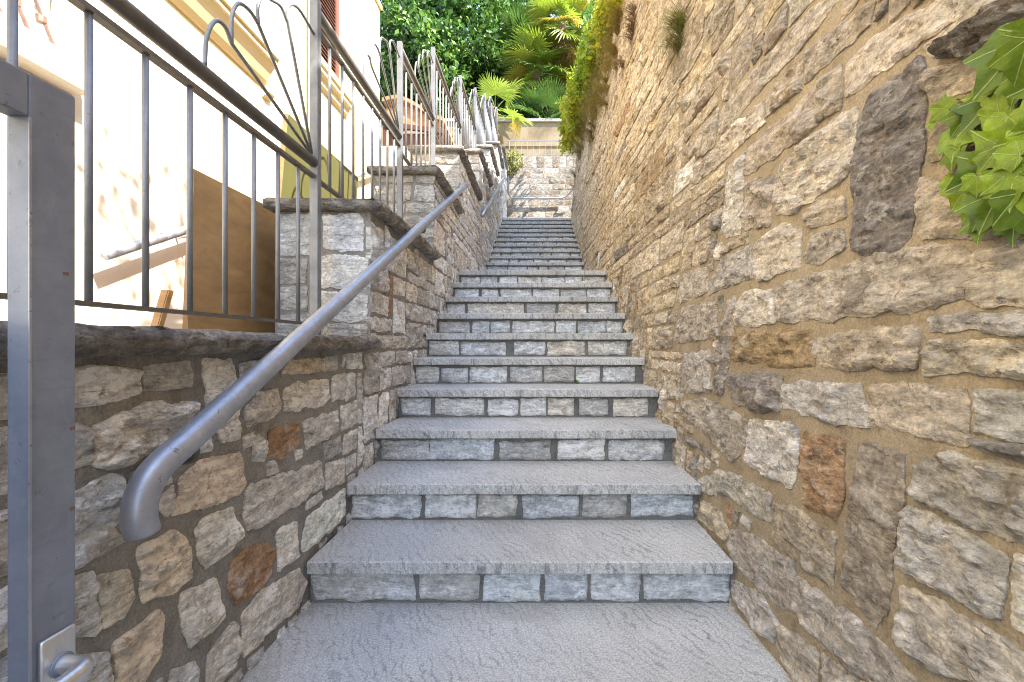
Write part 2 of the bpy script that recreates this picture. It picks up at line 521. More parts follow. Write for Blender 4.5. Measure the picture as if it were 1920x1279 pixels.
# tints
TR = [(.55, .465, .365), (.49, .415, .33), (.61, .53, .435), (.41, .35, .285), (.57, .47, .34), (.35, .30, .25), (.64, .57, .48)]
TL = [(.73, .71, .68), (.65, .63, .60), (.82, .80, .765), (.53, .51, .48), (.69, .645, .58), (.84, .82, .80)]
TS = [(.80, .785, .76), (.70, .695, .685), (.86, .84, .80), (.58, .565, .54), (.80, .80, .80), (.72, .67, .59)]
TF = [(.30, .27, .225), (.25, .215, .175), (.35, .32, .28), (.22, .17, .125), (.28, .23, .175)]
ORANGE = (.46, .285, .165); WHITE = (.58, .55, .50); DARK = (.20, .175, .155); BROWN = (.29, .21, .125)

def vary(t, rg, a=.1):
    k = 1+rg.uniform(-a, a); j = rg.uniform(-.03, .03)
    return (t[0]*k*(1+j), t[1]*k, t[2]*k*(1-j), 1)

def pxarea(poly, world):
    P = np.asarray(world)
    y = np.maximum(P[:, 1], .05)
    a = CX+F*P[:, 0]/y; b = CY-F*P[:, 2]/y
    vis = ((a > -60) & (a < 1980) & (b > -60) & (b < 1340) & (P[:, 1] > .3))
    if vis.mean() < .3: return 0.
    return abs(.5*np.sum(a*np.roll(b, -1)-np.roll(a, -1)*b))

def fill(u0, u1, vlo, vhi, blocked, sizes, rg, cell=.018, gap=.0085, jit=.009, tall=.12):
    """greedy rubble packing in a (u,v) field; returns outlines"""
    nu = int((u1-u0)/cell)
    uc = u0+(np.arange(nu)+.5)*cell
    lo = np.array([vlo(u) for u in uc]); hi = np.array([vhi(u) for u in uc])
    v0 = lo.min(); nv = int((hi.max()-v0)/cell)+1
    vc = v0+(np.arange(nv)+.5)*cell
    free = (vc[None, :] > lo[:, None]) & (vc[None, :] < hi[:, None])
    for poly in blocked:
        P = np.asarray(poly)
        i0 = max(0, int((P[:, 0].min()-u0)/cell)-1); i1 = min(nu, int((P[:, 0].max()-u0)/cell)+2)
        j0 = max(0, int((P[:, 1].min()-v0)/cell)-1); j1 = min(nv, int((P[:, 1].max()-v0)/cell)+2)
        if i1 <= i0 or j1 <= j0: continue
        gi, gj = np.meshgrid(np.arange(i0, i1), np.arange(j0, j1), indexing='ij')
        Q = np.stack([uc[gi.ravel()], vc[gj.ravel()]], 1)
        msk = inside(P, Q) | (edist(P, Q) < cell*.55)
        free[gi.ravel()[msk], gj.ravel()[msk]] = False
    out = []
    (_, _), (h0, h1) = sizes(3, 0)
    cb = [0]
    while cb[-1] < nv+40: cb.append(cb[-1]+max(4, int(rg.uniform(.075, .145)/cell+.5)))
    cb = np.array(cb)
    for j in range(nv):
        i = 0
        while i < nu:
            if not free[i, j]: i += 1; continue
            best = None
            for tr_ in range(7):
                (wa, wb), (ha, hb) = sizes(uc[i], vc[j])
                if rg.random() < tall: w_, h_ = rg.uniform(.08, .13), rg.uniform(.18, .3)
                else: w_, h_ = rg.uniform(wa, wb), rg.uniform(ha, hb)
                if tr_ > 3: w_, h_ = w_*.6, h_*.8
                W_ = max(3, int(w_/cell+.5))
                nb_ = cb[cb > j+2]; r_ = rg.random()
                H_ = int(nb_[0]-j) if r_ < .86 else int(nb_[1]-j)
                k = 0
                while k < W_ and i+k < nu and free[i+k, j]: k += 1
                rest = 0
                while i+k+rest < nu and rest < 4 and free[i+k+rest, j]: rest += 1
                if rest < 4 and k+rest < W_+4: k += rest
                m = 1
                while m < H_ and j+m < nv and free[i:i+k, j+m].all(): m += 1
                if k >= 3 and m >= 3:
                    full = k >= W_ and m >= H_
                    if best is None or full or k*m > best[0]: best = (k*m, k, m)
                    if full: break
            if best is None:
                free[i, j] = False; i += 1; continue
            _, k, m = best
            free[i:i+k, j:j+m] = False
            if True:
                a, b = u0+i*cell+gap, u0+(i+k)*cell-gap
                c, d = v0+j*cell+gap, v0+(j+m)*cell-gap
                J = lambda s=1.: rg.uniform(-jit, jit)*s
                p = [(a+J(), c+J(.7)), ((a+b)/2+J(3), c+J(.5)), (b+J(), c+J(.7)), (b+J(), d+J(.7)), ((a+b)/2+J(3), d+J(.5)), (a+J(), d+J(.7))]
                if rg.random() < .35:
                    q = rg.choice([0, 2, 3, 5]); cx_, cy_ = (a+b)/2, (c+d)/2; f = rg.uniform(.75, .9)
                    p[q] = (cx_+(p[q][0]-cx_)*f, cy_+(p[q][1]-cy_)*f)
                out.append(p)
            i += k
    return out

def lay(parent, stones, mapf, tints, mat, rg, maxparts, proud=(.012, .026), step_px=6.0, minstep=.005, name='stone', rough=1.):
    """stones: [(poly, tint or None)] -> biggest become parts, the rest one joined part"""
    info = []
    for poly, t in stones:
        P = np.asarray(poly)
        wv = mapf(P[:, 0], P[:, 1], np.zeros(len(P)))
        info.append((pxarea(poly, wv), poly, t, max(.3, wv[:, 1].mean()), wv))
    info.sort(key=lambda s: -s[0])
    SV = []; SF = []; ST = []; off = 0; n = 0
    for a, poly, t, d, wv in info:
        tt = vary(tuple(min(.84, c*(1 if t is ORANGE else 1.85 if tints is TL else 1.32)) for c in t) if t else rg.choice(tints), rg, .14)
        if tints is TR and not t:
            f_ = min(.55, max(0, (d-2.0)/5)); tt = tuple(a_*(1-f_)+b_*f_ for a_, b_ in zip(tt, (.66, .48, .25, 1)))  # ochre stain and warm bounced light painted into the tint, stronger farther away
        sp = max(minstep, step_px*d/F)
        if a <= 0: sp = max(sp, .04)
        pr = rg.uniform(*proud)
        try:
            V, Fc = stone_geo(poly, mapf, sp, pr, rg, rough=rough)
        except Exception as e:
            continue
        if n < maxparts and a > 25:
            so_ = put(name, (V, Fc), mat, parent, True, None, np.tile(tt, (len(V), 1))); so_.data.set_sharp_from_angle(angle=R(32)); n += 1
        else:
            SV.append(V); SF += [tuple(i+off for i in f) for f in Fc]; ST.append(np.tile(tt, (len(V), 1))); off += len(V)
    if SV:
        o = put('small_stones', (np.vstack(SV), SF), mat, parent, True, 'stuff', np.vstack(ST)); o.data.set_sharp_from_angle(angle=R(32))
    return n

def surf_grid(mapf, us, v0f, v1f, nv):
    """a mortar sheet following the wall"""
    V = []; Fc = []
    for u in us:
        a, b = v0f(u), v1f(u)
        vv = np.linspace(a, b, nv)
        hh = np.array([.006*mnoise.noise(Vector((u*9, v*9, 2.))) for v in vv])
        V.append(mapf(np.full(nv, u), vv, hh))
    V = np.vstack(V)
    for i in range(len(us)-1):
        for j in range(nv-1):
            a = i*nv+j; Fc.append((a, a+1, a+nv+1, a+nv))
    return V, Fc

# ================================================================== THE SETTING
# far ground sheet, the landing we stand on, hillside
put('ground', ([(-400, -400, -1.32), (400, -400, -1.32), (400, 400, -1.32), (-400, 400, -1.32)], [(0, 1, 2, 3)]), M['earth'], None, False, 'structure')
put('landing_floor', box(-.86, .80, .55, D1+.06, FLOOR-.06, FLOOR, .006), M['granite'], None, False, 'structure')
put('lower_path', box(-.86, .80, -3, .548, -1.30, -1.09), M['concrete'], None, False, 'structure')
put('landing_base', box(-.86, .80, .57, D1+.5, -1.31, FLOOR-.062), M['mortar_s'], None, False, 'structure')

# hillside behind the right wall, and the terraces at the top of the stairs
def hillside():
    ys = np.linspace(-4, 10.24, 40); xs = [0, .25, .7, 1.5, 3, 6, 12, 25]
    V = []; Fc = []
    for y in ys:
        t = float(rtop(y)); xb = float(xw(y, t))+.16
        for k, dx in enumerate(xs):
            V.append((xb+dx, y, t-.07+.02*dx+.04*mnoise.noise(Vector((dx*2, y*2, 0)))))
    n = len(xs); top = len(V)
    V += [(x, y, -1.31) for x, y, z in V]
    for i in range(len(ys)-1):
        for k in range(n-1):
            a = i*n+k; Fc.append((a, a+1, a+n+1, a+n))
    for k in range(n-1):
        Fc.append((k, k+top, k+1+top, k+1)); a = (len(ys)-1)*n+k; Fc.append((a, a+1, a+1+top, a+top))
    return V, Fc
put('hillside', hillside(), M['earth'], None, True, 'structure')
put('upper_terrace', box(-2.3, 9, 11.80, 13.0, -1.30, 4.72), M['concrete'], None, False, 'structure')
put('garden_terrace', box(-40, 40, 13.3, 60, -1.31, 6.05), M['earth'], None, False, 'structure')
put('side_yard', box(-9, LBACK-.02, 6.30, 11.79, -1.30, 2.75), M['concrete'], None, False, 'structure')
# the parallel flight of steps along the house, behind the stepped wall
ps = []
for i in range(1, 19):
    y0 = step_d(1)+GO*(i-1)
    if y0 > 6.0: break
    ps.append(box(-2.195, LBACK-.012, y0, 6.28, FLOOR+RI*(i-1)+.002*(i > 1), FLOOR+RI*i))
ps.append(box(-2.195, LBACK-.012, -2.5, 6.28, -1.30, FLOOR+.001))
put('courtyard_steps', merge(*ps), M['concrete'], None, False, 'structure')

# ================================================================== STAIRCASE
st = thing('stone_staircase', 'grey gneiss staircase climbing between two rough stone walls', 'staircase', (0, D1, FLOOR))
TT = .045; OV = .046
def tread(x0, x1, y0, y1, z, rg):
    nx, ny = 160, 3
    V = []; Fc = []
    bev = .004
    # cross-section from the back top edge over the nosing to the under side
    prof = [(y1, z), (y0+.03, z), (y0+bev, z), (y0, z-bev), (y0, z-TT+bev), (y0+bev, z-TT), (y1, z-TT)]
    sd = rg.random()*50
    for i in range(nx+1):
        x = x0+(x1-x0)*i/nx
        for k, (y, zz) in enumerate(prof):
            dy = .0024*mnoise.fractal(Vector((x*16, k*.7, sd)), .7, 2.2, 4) if 1 < k < 6 else 0
            dz = .0018*mnoise.noise(Vector((x*6, k*.4, sd+5))) if 1 < k < 6 else 0
            V.append((x, y+dy, zz+dz))
    m = len(prof)
    for i in range(nx):
        for k in range(m-1):
            a = i*m+k; Fc.append((a, a+m, a+m+1, a+1))
    Fc.append(tuple(range(m))); Fc.append(tuple(nx*m+k for k in range(m-1, -1, -1)))
    return V, Fc
o5 = lambda x: 640+x/2.975
RX = {1: [(585, 780), (786, 898), (905, 1012), (1020, 1100), (1107, 1200), (1207, 1368)],
      2: [(660, 790), (797, 892), (897, 970), (980, 1085), (1092, 1175), (1182, 1300)]}
for k, s in {3: '225-490 500-850 880-1170 1210-1470 1490-1800', 4: '335-500 525-795 820-985 1000-1140 1155-1300 1325-1490 1515-1715',
             5: '415-545 560-705 720-925 940-1120 1130-1300 1310-1445 1460-1640', 6: '490-655 668-922 965-1135 1150-1360 1375-1590',
             7: '545-715 730-825 835-940 955-1190 1200-1310 1320-1470 1480-1570', 8: '590-690 705-1020 1035-1195 1210-1365 1380-1525',
             9: '635-765 785-875 887-1060 1070-1215 1225-1365 1370-1500', 10: '670-775 780-870 880-980 985-1115 1120-1245 1250-1340 1345-1470'}.items():
    RX[k] = [(o5(float(q.split('-')[0])), o5(float(q.split('-')[1]))) for q in s.split()]
rs = random.Random(21)
for i in range(1, 23):
    d, z = step_d(i), step_z(i)
    nxt = step_d(i+1)+OV+.02 if i < 22 else 11.52
    x1 = XR+rs.uniform(-.004, .004)+(.06 if i < 22 else 2.6); x0 = XL+rs.uniform(-.004, .004)-.03
    # the ends tuck under the wall stones
    put('tread', tread(x0+.03, x1-.06, d, nxt, z, rs), M['granite'], st, False)
    rd = d+OV
    zb = (FLOOR if i == 1 else step_z(i-1)+.0005); zt = z-TT
    riser = put('riser', box(XL-.012, XR+.012, rd, rd+.05, zb, zt-.001), M['mortar_s'], st)
    xs = [((a-CX)/F*rd, (b-CX)/F*rd) for a, b in RX[i]] if i in RX else None
    if xs is None:
        xs = []; x = XL+.01
        while x < XR-.1:
            w_ = rs.uniform(.15, .34); e = min(x+w_, XR-.012)
            if XR-e < .12: e = XR-.012
            xs.append((x, e-.018)); x = e
    for a, b in xs:
        hb = rs.uniform(.006, .014); ht = rs.uniform(.010, .019); J = lambda s=.004: rs.uniform(-s, s)
        poly = [(a+J(), zb+hb+J()), ((a+b)/2, zb+hb+J()), (b+J(), zb+hb+J()), (b+J(), zt-ht+J()), ((a+b)/2, zt-ht+J()), (a+J(), zt-ht+J())]
        tt = vary(rs.choice(TS), rs)
        V, Fc = stone_geo(poly, map_front(rd), max(.006, 5.*rd/F), rs.uniform(.013, .021), rs, rough=.8)
        put('stone', (V, Fc), M['stone_l'], riser, True, None, np.tile(tt, (len(V), 1)))

# ================================================================== RIGHT WALL
rw = thing('retaining_wall', 'tall warm tan rubble stone retaining wall on the right of the stairs', 'wall', (.75, 4, FLOOR))
us = np.concatenate([np.linspace(-3, .4, 6), np.linspace(.5, 5, 60), np.linspace(5.15, 10.3, 34)])
put('mortar', surf_grid(map_right, us, lambda u: zs(u)-.35, lambda u: float(rtop(u)), 50), M['mortar_r'], rw, True)
# wall top and far end, so that it has thickness
def rcap():
    V = []; Fc = []
    for u in us:
        t = float(rtop(u)); x = float(xw(u, t))
        V += [(x+.002, u, t-.001), (x+.45, u, t+.01)]
    n = len(us)
    for i in range(n-1): Fc.append((2*i, 2*i+1, 2*i+3, 2*i+2))
    u = us[-1]; b = len(V)
    V += [(float(xw(u, 1.5)), u, 1.5), (1.5, u, 1.5)]
    Fc.append((2*n-2, 2*n-1, b+1, b))
    return V, Fc
put('wall_top', rcap(), M['mortar_r'], rw)
tr = []
c6 = [([(535, 310), (700, 260), (1130, 130), (1480, 80), (1555, 165), (1520, 370), (1280, 440), (960, 470), (650, 500), (530, 480)], (.44, .38, .315)),
 ([(1640, 110), (1904, 60), (2050, 40), (2050, 430), (1780, 395), (1690, 410), (1585, 370), (1610, 230)], (.50, .44, .36)),
 ([(1390, 480), (1560, 450), (1760, 455), (1890, 450), (2040, 470), (1900, 590), (1640, 545), (1400, 560)], (.42, .38, .335)),
 ([(1380, 660), (1440, 600), (1904, 620), (2060, 640), (2040, 830), (1850, 810), (1590, 780), (1480, 805), (1375, 800)], (.47, .39, .285)),
 ([(740, 600), (930, 560), (1270, 525), (1310, 560), (1290, 770), (1080, 765), (850, 775), (745, 690)], (.37, .31, .24)),
 ([(285, 580), (560, 555), (715, 550), (725, 740), (600, 755), (290, 720)], (.31, .23, .135)),
 ([(300, 420), (350, 335), (500, 325), (520, 510), (310, 525)], (.46, .41, .35)),
 ([(265, 800), (450, 785), (555, 815), (540, 990), (450, 1005), (290, 960)], (.22, .19, .165)),
 ([(570, 850), (740, 840), (980, 850), (1030, 1000), (1020, 1090), (800, 1050), (560, 985)], (.41, .37, .335)),
 ([(1065, 860), (1300, 845), (1560, 890), (1590, 960), (1580, 1175), (1470, 1175), (1240, 1110), (1060, 1090)], (.50, .43, .35)),
 ([(1640, 880), (1904, 890), (2040, 900), (2030, 1160), (1800, 1150), (1640, 1120), (1660, 1000)], (.54, .50, .44)),
 ([(1640, 1150), (1800, 1180), (2030, 1190), (2040, 1310), (1850, 1270), (1700, 1220)], (.33, .29, .24)),
 ([(0, 960), (120, 930), (345, 1050), (340, 1190), (270, 1279), (100, 1100), (0, 1020)], (.36, .32, .27)),
 ([(410, 70), (560, -30), (660, -10), (655, 195), (430, 275), (415, 180)], (.42, .37, .31)),
 ([(720, 20), (900, -20), (905, 100), (780, 180), (680, 170)], (.34, .29, .235)),
 ([(155, 290), (230, 150), (400, 85), (405, 250), (280, 290), (155, 350)], (.40, .36, .32)),
 ([(0, 250), (130, 195), (150, 330), (20, 390), (-30, 390)], (.38, .34, .29)),
 ([(0, 430), (185, 390), (195, 590), (-40, 620)], (.37, .32, .27)),
 ([(250, 400), (295, 380), (270, 700), (230, 890), (190, 890), (215, 600)], (.26, .22, .185)),
 ([(10, 690), (155, 670), (160, 890), (20, 895)], (.39, .345, .30))]
tr += traced(c6, 1280, 430, 2.975, unproj_right)
c8 = [([(200, 85), (290, 110), (485, 215), (490, 370), (400, 330), (210, 190)], (.36, .32, .26)),
 ([(110, 250), (200, 300), (260, 420), (230, 480), (110, 360)], (.42, .36, .27)),
 ([(280, 420), (400, 450), (620, 600), (625, 860), (520, 820), (290, 600), (270, 500)], (.44, .39, .34)),
 ([(515, 270), (640, 300), (850, 450), (830, 740), (700, 640), (520, 480)], (.33, .28, .215)),
 ([(960, 130), (1000, -40), (1250, 10), (1230, 250), (1150, 850), (1080, 950), (900, 700), (920, 450)], (.31, .265, .215)),
 ([(1300, 60), (1500, -10), (1904, 80), (2040, 110), (2040, 540), (1750, 430), (1350, 250), (1300, 190)], (.33, .295, .25)),
 ([(1270, 300), (1400, 330), (1810, 560), (1770, 900), (1650, 870), (1240, 620), (1230, 470)], (.50, .45, .39)),
 ([(1870, 560), (2040, 620), (2040, 1100), (1850, 930)], (.52, .47, .39)),
 ([(1240, 740), (1500, 860), (1904, 1080), (2040, 1200), (2040, 1400), (1400, 1200), (1210, 1020)], (.50, .44, .37)),
 ([(660, 700), (720, 740), (950, 900), (1140, 1080), (1330, 1290), (1300, 1420), (1000, 1230), (700, 980), (640, 850)], (.40, .35, .30)),
 ([(280, 700), (450, 780), (540, 930), (500, 1040), (400, 960), (290, 800)], (.44, .40, .36)),
 ([(540, 950), (650, 1010), (760, 1110), (740, 1330), (640, 1290), (540, 1090)], (.42, .36, .29)),
 ([(800, 1120), (1000, 1260), (1150, 1400), (1100, 1500), (790, 1340)], (.46, .41, .35)),
 ([(380, -200), (640, -155), (655, 30), (600, 180), (360, 30)], (.48, .44, .40)),
 ([(690, -115), (895, -75), (900, 250), (865, 350), (700, 285), (680, 90)], ORANGE),
 ([(100, 130), (190, 100), (195, 230), (110, 200)], (.40, .36, .3))]
tr += traced(c8, 1280, 850, 2.981, unproj_right)
c3 = [([(930, 520), (940, 330), (1090, 190), (1300, 60), (1500, -60), (1640, -30), (1600, 30), (1410, 190), (1250, 290), (1060, 430)], (.50, .435, .37)),
 ([(1050, 540), (1340, 340), (1355, 600), (1310, 1050), (1270, 1290), (1100, 1390), (950, 1370), (965, 1000), (985, 700)], (.225, .20, .185)),
 ([(560, 900), (880, 640), (960, 620), (955, 850), (900, 980), (620, 1170), (530, 1170), (515, 1040)], (.46, .395, .325)),
 ([(690, 450), (700, 270), (900, 120), (1070, 0), (1040, 130), (880, 280)], (.40, .34, .275)),
 ([(765, 660), (770, 440), (890, 350), (890, 580)], (.33, .275, .215)),
 ([(360, 950), (370, 830), (520, 680), (750, 480), (745, 700), (520, 860), (400, 940)], (.38, .32, .265)),
 ([(470, 640), (480, 520), (680, 290), (660, 490)], (.37, .31, .25)),
 ([(440, 480), (450, 330), (740, 20), (860, 0), (720, 190), (560, 370)], (.41, .345, .28)),
 ([(220, 890), (220, 760), (440, 560), (455, 680)], (.44, .37, .30)),
 ([(75, 1010), (90, 900), (210, 810), (215, 900)], (.38, .32, .26)),
 ([(210, 740), (220, 600), (430, 340), (430, 500)], (.36, .31, .255)),
 ([(255, 930), (350, 850), (330, 1279), (230, 1300)], (.45, .40, .345)),
 ([(345, 1190), (360, 1010), (515, 970), (490, 1240), (350, 1270)], (.39, .33, .27)),
 ([(700, 1190), (760, 1110), (900, 1080), (910, 1210), (720, 1260)], (.35, .295, .23)),
 ([(1390, 470), (1390, 370), (1560, 340), (1780, 340), (1750, 440), (1600, 500), (1420, 545)], (.45, .37, .28)),
 ([(1340, 1000), (1440, 990), (1530, 1100), (1900, 1150), (2050, 1190), (2040, 1290), (1330, 1310)], (.49, .41, .32)),
 ([(1350, 250), (1440, 170), (1670, -10), (1760, -10), (1560, 180), (1400, 300)], (.42, .35, .27))]
tr += traced(c3, 1280, 0, 2.975, unproj_right)
slab_uv = [unproj_right(1280+x/2.975, y/2.975) for x, y in [(1430, 310), (1520, 235), (1640, 140), (1904, -40), (2080, -60), (2080, 330), (1780, 325)]]
rgw = random.Random(5)
def rsz(u, v):
    r = rgw.random(); k = min(3.2, max(1., u/1.35)); q = 1+.35*min(1, max(0, u-1.5)/3)
    if r < .3: return (.10*k, .2*k), (.07*q, .11*q)
    if r < .8: return (.18*k, .32*k), (.08*q, .125*q)
    return (.28*k, .42*k), (.09*q, .13*q)
fl = fill(-.9, 10.26, lambda u: zs(u)-.21, lambda u: float(rtop(u))-.03, [p for p, t in tr]+[slab_uv], rsz, rgw, tall=.035)
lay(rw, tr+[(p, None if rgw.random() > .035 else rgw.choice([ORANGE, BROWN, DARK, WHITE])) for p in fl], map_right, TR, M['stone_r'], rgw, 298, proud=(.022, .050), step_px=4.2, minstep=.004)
# the one slab that juts out over the ivy
V, Fc = stone_geo(slab_uv, map_right, .006, .10, rgw, rough=1.0)
put('jutting_slab', (V, Fc), M['stone_r'], rw, True, None, np.tile((.17, .14, .11, 1), (len(V), 1)))['label'] = 'dark slab jutting out of the wall above the ivy'

# ================================================================== LEFT STEPPED WALL
lw = thing('stepped_wall', 'grey rubble stone wall stepping up along the left of the stairs', 'wall', (-1.07, 4, FLOOR))
def ltop(u):
    for a, b, t in SEC:
        if a <= u < b: return t-CT
    return SEC[-1][2]-CT
for k, (a, b, t) in enumerate(SEC):
    lo = -1.30
    put('core', box(LBACK, LW, a+(.002 if k else 0), b, lo, t-CT-.001), M['mortar_l'], lw)
cl4 = [([(430, 760), (560, 750), (760, 770), (775, 900), (560, 960), (435, 970), (300, 960), (300, 790)], None),
 ([(800, 760), (900, 740), (1050, 720), (1060, 860), (900, 885), (810, 890)], None),
 ([(1130, 730), (1280, 720), (1310, 850), (1320, 960), (1320, 1140), (1230, 1160), (1150, 1000)], (.47, .44, .40)),
 ([(510, 1090), (800, 960), (1010, 970), (1035, 1080), (900, 1200), (650, 1310), (520, 1300)], (.45, .41, .36)),
 ([(1340, 740), (1480, 705), (1540, 710), (1500, 790), (1345, 820)], None),
 ([(1570, 800), (1610, 720), (1775, 705), (1775, 780)], (.33, .28, .21)),
 ([(1792, 710), (1880, 690), (1880, 770), (1792, 780)], None),
 ([(1580, 900), (1640, 850), (1820, 830), (1830, 930), (1760, 980), (1590, 1000)], (.44, .41, .37)),
 ([(1365, 1000), (1430, 900), (1540, 880), (1560, 960), (1520, 1040), (1375, 1085)], None),
 ([(1500, 1110), (1660, 1060), (1670, 1180), (1560, 1270), (1495, 1240)], ORANGE),
 ([(1690, 1060), (1870, 1000), (1880, 1120), (1710, 1210)], (.36, .34, .31)),
 ([(1410, 1200), (1440, 1130), (1480, 1190), (1470, 1279), (1400, 1279)], None),
 ([(1850, 810), (1920, 790), (1920, 930), (1850, 940)], None),
 ([(300, 1100), (420, 1070), (490, 1090), (500, 1290), (300, 1350)], (.34, .32, .29))]
trl = traced(cl4, 0, 430, 2.975, unproj_left)
cl7 = [([(1010, 130), (1130, 30), (1340, 0), (1365, 170), (1330, 210), (1100, 300), (980, 320)], (.44, .37, .30)),
 ([(1380, 200), (1420, 160), (1780, 40), (1800, 170), (1600, 310), (1400, 410), (1375, 330)], (.41, .38, .34)),
 ([(1820, 50), (1920, 20), (1920, 150), (1820, 190)], None),
 ([(1690, 480), (1720, 340), (1920, 190), (1920, 340), (1800, 460), (1700, 530)], (.50, .46, .40)),
 ([(1090, 420), (1130, 360), (1290, 300), (1310, 480), (1150, 620), (1110, 570)], (.47, .44, .39)),
 ([(770, 530), (960, 430), (1040, 480), (1050, 680), (960, 760), (800, 820)], (.43, .38, .31)),
 ([(1285, 610), (1360, 540), (1480, 480), (1525, 560), (1500, 690), (1310, 830), (1280, 720)], ORANGE),
 ([(1545, 430), (1650, 370), (1660, 560), (1550, 650)], (.46, .43, .385)),
 ([(1365, 870), (1450, 770), (1660, 640), (1700, 720), (1660, 850), (1500, 980), (1370, 1110)], (.45, .42, .37)),
 ([(1000, 850), (1010, 780), (1200, 690), (1255, 910), (1050, 1080)], (.47, .43, .38)),
 ([(540, 680), (710, 640), (740, 800), (690, 900), (570, 960)], (.46, .41, .335)),
 ([(330, 700), (510, 660), (555, 960), (520, 1010), (330, 1000)], (.41, .39, .355)),
 ([(640, 1050), (870, 870), (910, 920), (880, 1130), (780, 1290), (640, 1320)], (.44, .38, .30)),
 ([(1160, 1120), (1290, 930), (1330, 1030), (1310, 1180), (1230, 1279), (1150, 1290)], (.45, .42, .37)),
 ([(330, 500), (600, 380), (700, 480), (560, 560), (330, 660)], (.36, .34, .31)),
 ([(330, 250), (600, 100), (660, 120), (640, 300), (640, 380), (330, 480)], (.33, .32, .305)),
 ([(860, 260), (960, 170), (970, 290), (920, 350)], None),
 ([(1380, 1140), (1470, 1070), (1470, 1120), (1390, 1200)], None),
 ([(960, 1200), (1090, 1150), (1100, 1300), (940, 1300)], None),
 ([(430, 1130), (590, 1100), (620, 1300), (430, 1330)], None)]
trl += traced(cl7, 0, 850, 2.981, unproj_left)
rgl = random.Random(11)
def lsz(u, v):
    r = rgl.random(); k = min(2.8, max(1., u/1.5))
    return ((.09*k, .16*k), (.07, .11)) if r < .5 else ((.14*k, .24*k), (.08, .13))
fl = fill(-.6, 11.45, lambda u: zs(u)-.21, ltop, [p for p, t in trl], lsz, rgl, tall=.06)
lay(lw, trl+[(p, None if rgl.random() > .06 else rgl.choice([ORANGE, BROWN, ORANGE, DARK])) for p in fl], map_left, TL, M['stone_l'], rgl, 240, proud=(.020, .044), step_px=4.2, minstep=.004)
# fronts of the higher sections, facing down the stairs
for k in range(1, len(SEC)):
    d = SEC[k][0]; lo = SEC[k-1][2]+.004; hi = SEC[k][2]-CT-.004
    if k == 1:
        st_f = [([(-1.298, .44), (-1.10, .44), (-1.095, .645), (-1.298, .645)], (.42, .42, .42)), ([(-1.075, .47), (-.87, .455), (-.865, .62), (-.90, .65), (-1.075, .64)], (.50, .51, .53)),
                ([(-1.298, .30), (-1.16, .30), (-1.15, .425), (-1.298, .425)], None), ([(-1.13, .285), (-.855, .27), (-.85, .43), (-1.05, .445), (-1.125, .425)], (.53, .52, .50)),
                ([(-1.298, .165), (-1.15, .165), (-1.145, .285), (-1.298, .285)], None), ([(-1.125, .12), (-.855, .11), (-.85, .25), (-1.125, .27)], (.52, .51, .49)),
                ([(-1.298, .05), (-1.1, .05), (-1.1, .15), (-1.298, .15)], None), ([(-1.08, .045), (-.855, .045), (-.85, .10), (-1.08, .105)], None)]
    else:
        st_f = [(p, None) for p in fill(LBACK+.005, LW+.02, lambda u: lo, lambda u: hi, [], lambda u, v: ((.2, .34), (.12, .18)), rgl, gap=.009, jit=.007, tall=0)]
    lay(lw, st_f, map_front(d), [(.45, .44, .42), (.40, .39, .38), (.50, .48, .45)], M['stone_l'], rgl, 10, proud=(.012, .022), step_px=4.5)
# coping slabs with rough hewn edges
def slab(x0, x1, y0, y1, z0, z1, rg, step=.02):
    """rough slab: rings of a rounded cross-section swept along y, ragged on both sides"""
    ny = max(4, int((y1-y0)/step)); V = []; Fc = []
    sd = rg.random()*50
    prof = [(x0, .1), (x0, .9), (x0+.02, 1)]+[(x0+.02+(x1-x0-.04)*t, 1) for t in (.25, .5, .75)]+[(x1-.022, 1), (x1-.008, .86), (x1, .6), (x1-.004, .32), (x1-.014, .06), (x1-.03, 0), (x0+.02, 0)]
    m = len(prof)
    for i in range(ny+1):
        y = y0+(y1-y0)*i/ny
        e = min(i, ny-i)
        sh = .0 if e > 0 else .012
        for k, (x, t) in enumerate(prof):
            side = 6 <= k <= 11
            a = .016 if side else .004
            nx_ = a*mnoise.fractal(Vector((y*11, k*.55, sd)), .8, 2.1, 4)+(.010*mnoise.noise(Vector((y*45, k*1.3, sd+8))) if side else 0)
            nz_ = .007*mnoise.fractal(Vector((y*9, x*9, sd+3)), .8, 2.1, 4)*(1 if 2 <= k <= 10 else .4)
            V.append((x+nx_-sh*(1 if side else 0), y+.012*mnoise.noise(Vector((k*.9, sd, 7)))*(e == 0), z0+(z1-z0)*t+nz_-sh*.4*(t > .5)))
    for i in range(ny):
        for k in range(m):
            a = i*m+k; b = i*m+(k+1) % m
            Fc.append((a, a+m, b+m, b))
    Fc.append(tuple(range(m))); Fc.append(tuple(ny*m+k for k in range(m-1, -1, -1)))
    return V, Fc
for k, (a, b, t) in enumerate(SEC):
    segs = [(-.9, .62), (.625, 2.235)] if k == 0 else [(a-.045, b-.005)]
    for y0, y1 in segs:
        v = slab(LBACK-.03, -.772, y0, y1, t-CT, t, rgl, .014 if k < 2 else .03)
        put('coping_slab', v, M['coping'], lw, True, None, np.tile((.30, .275, .245, 1), (len(v[0]), 1)))

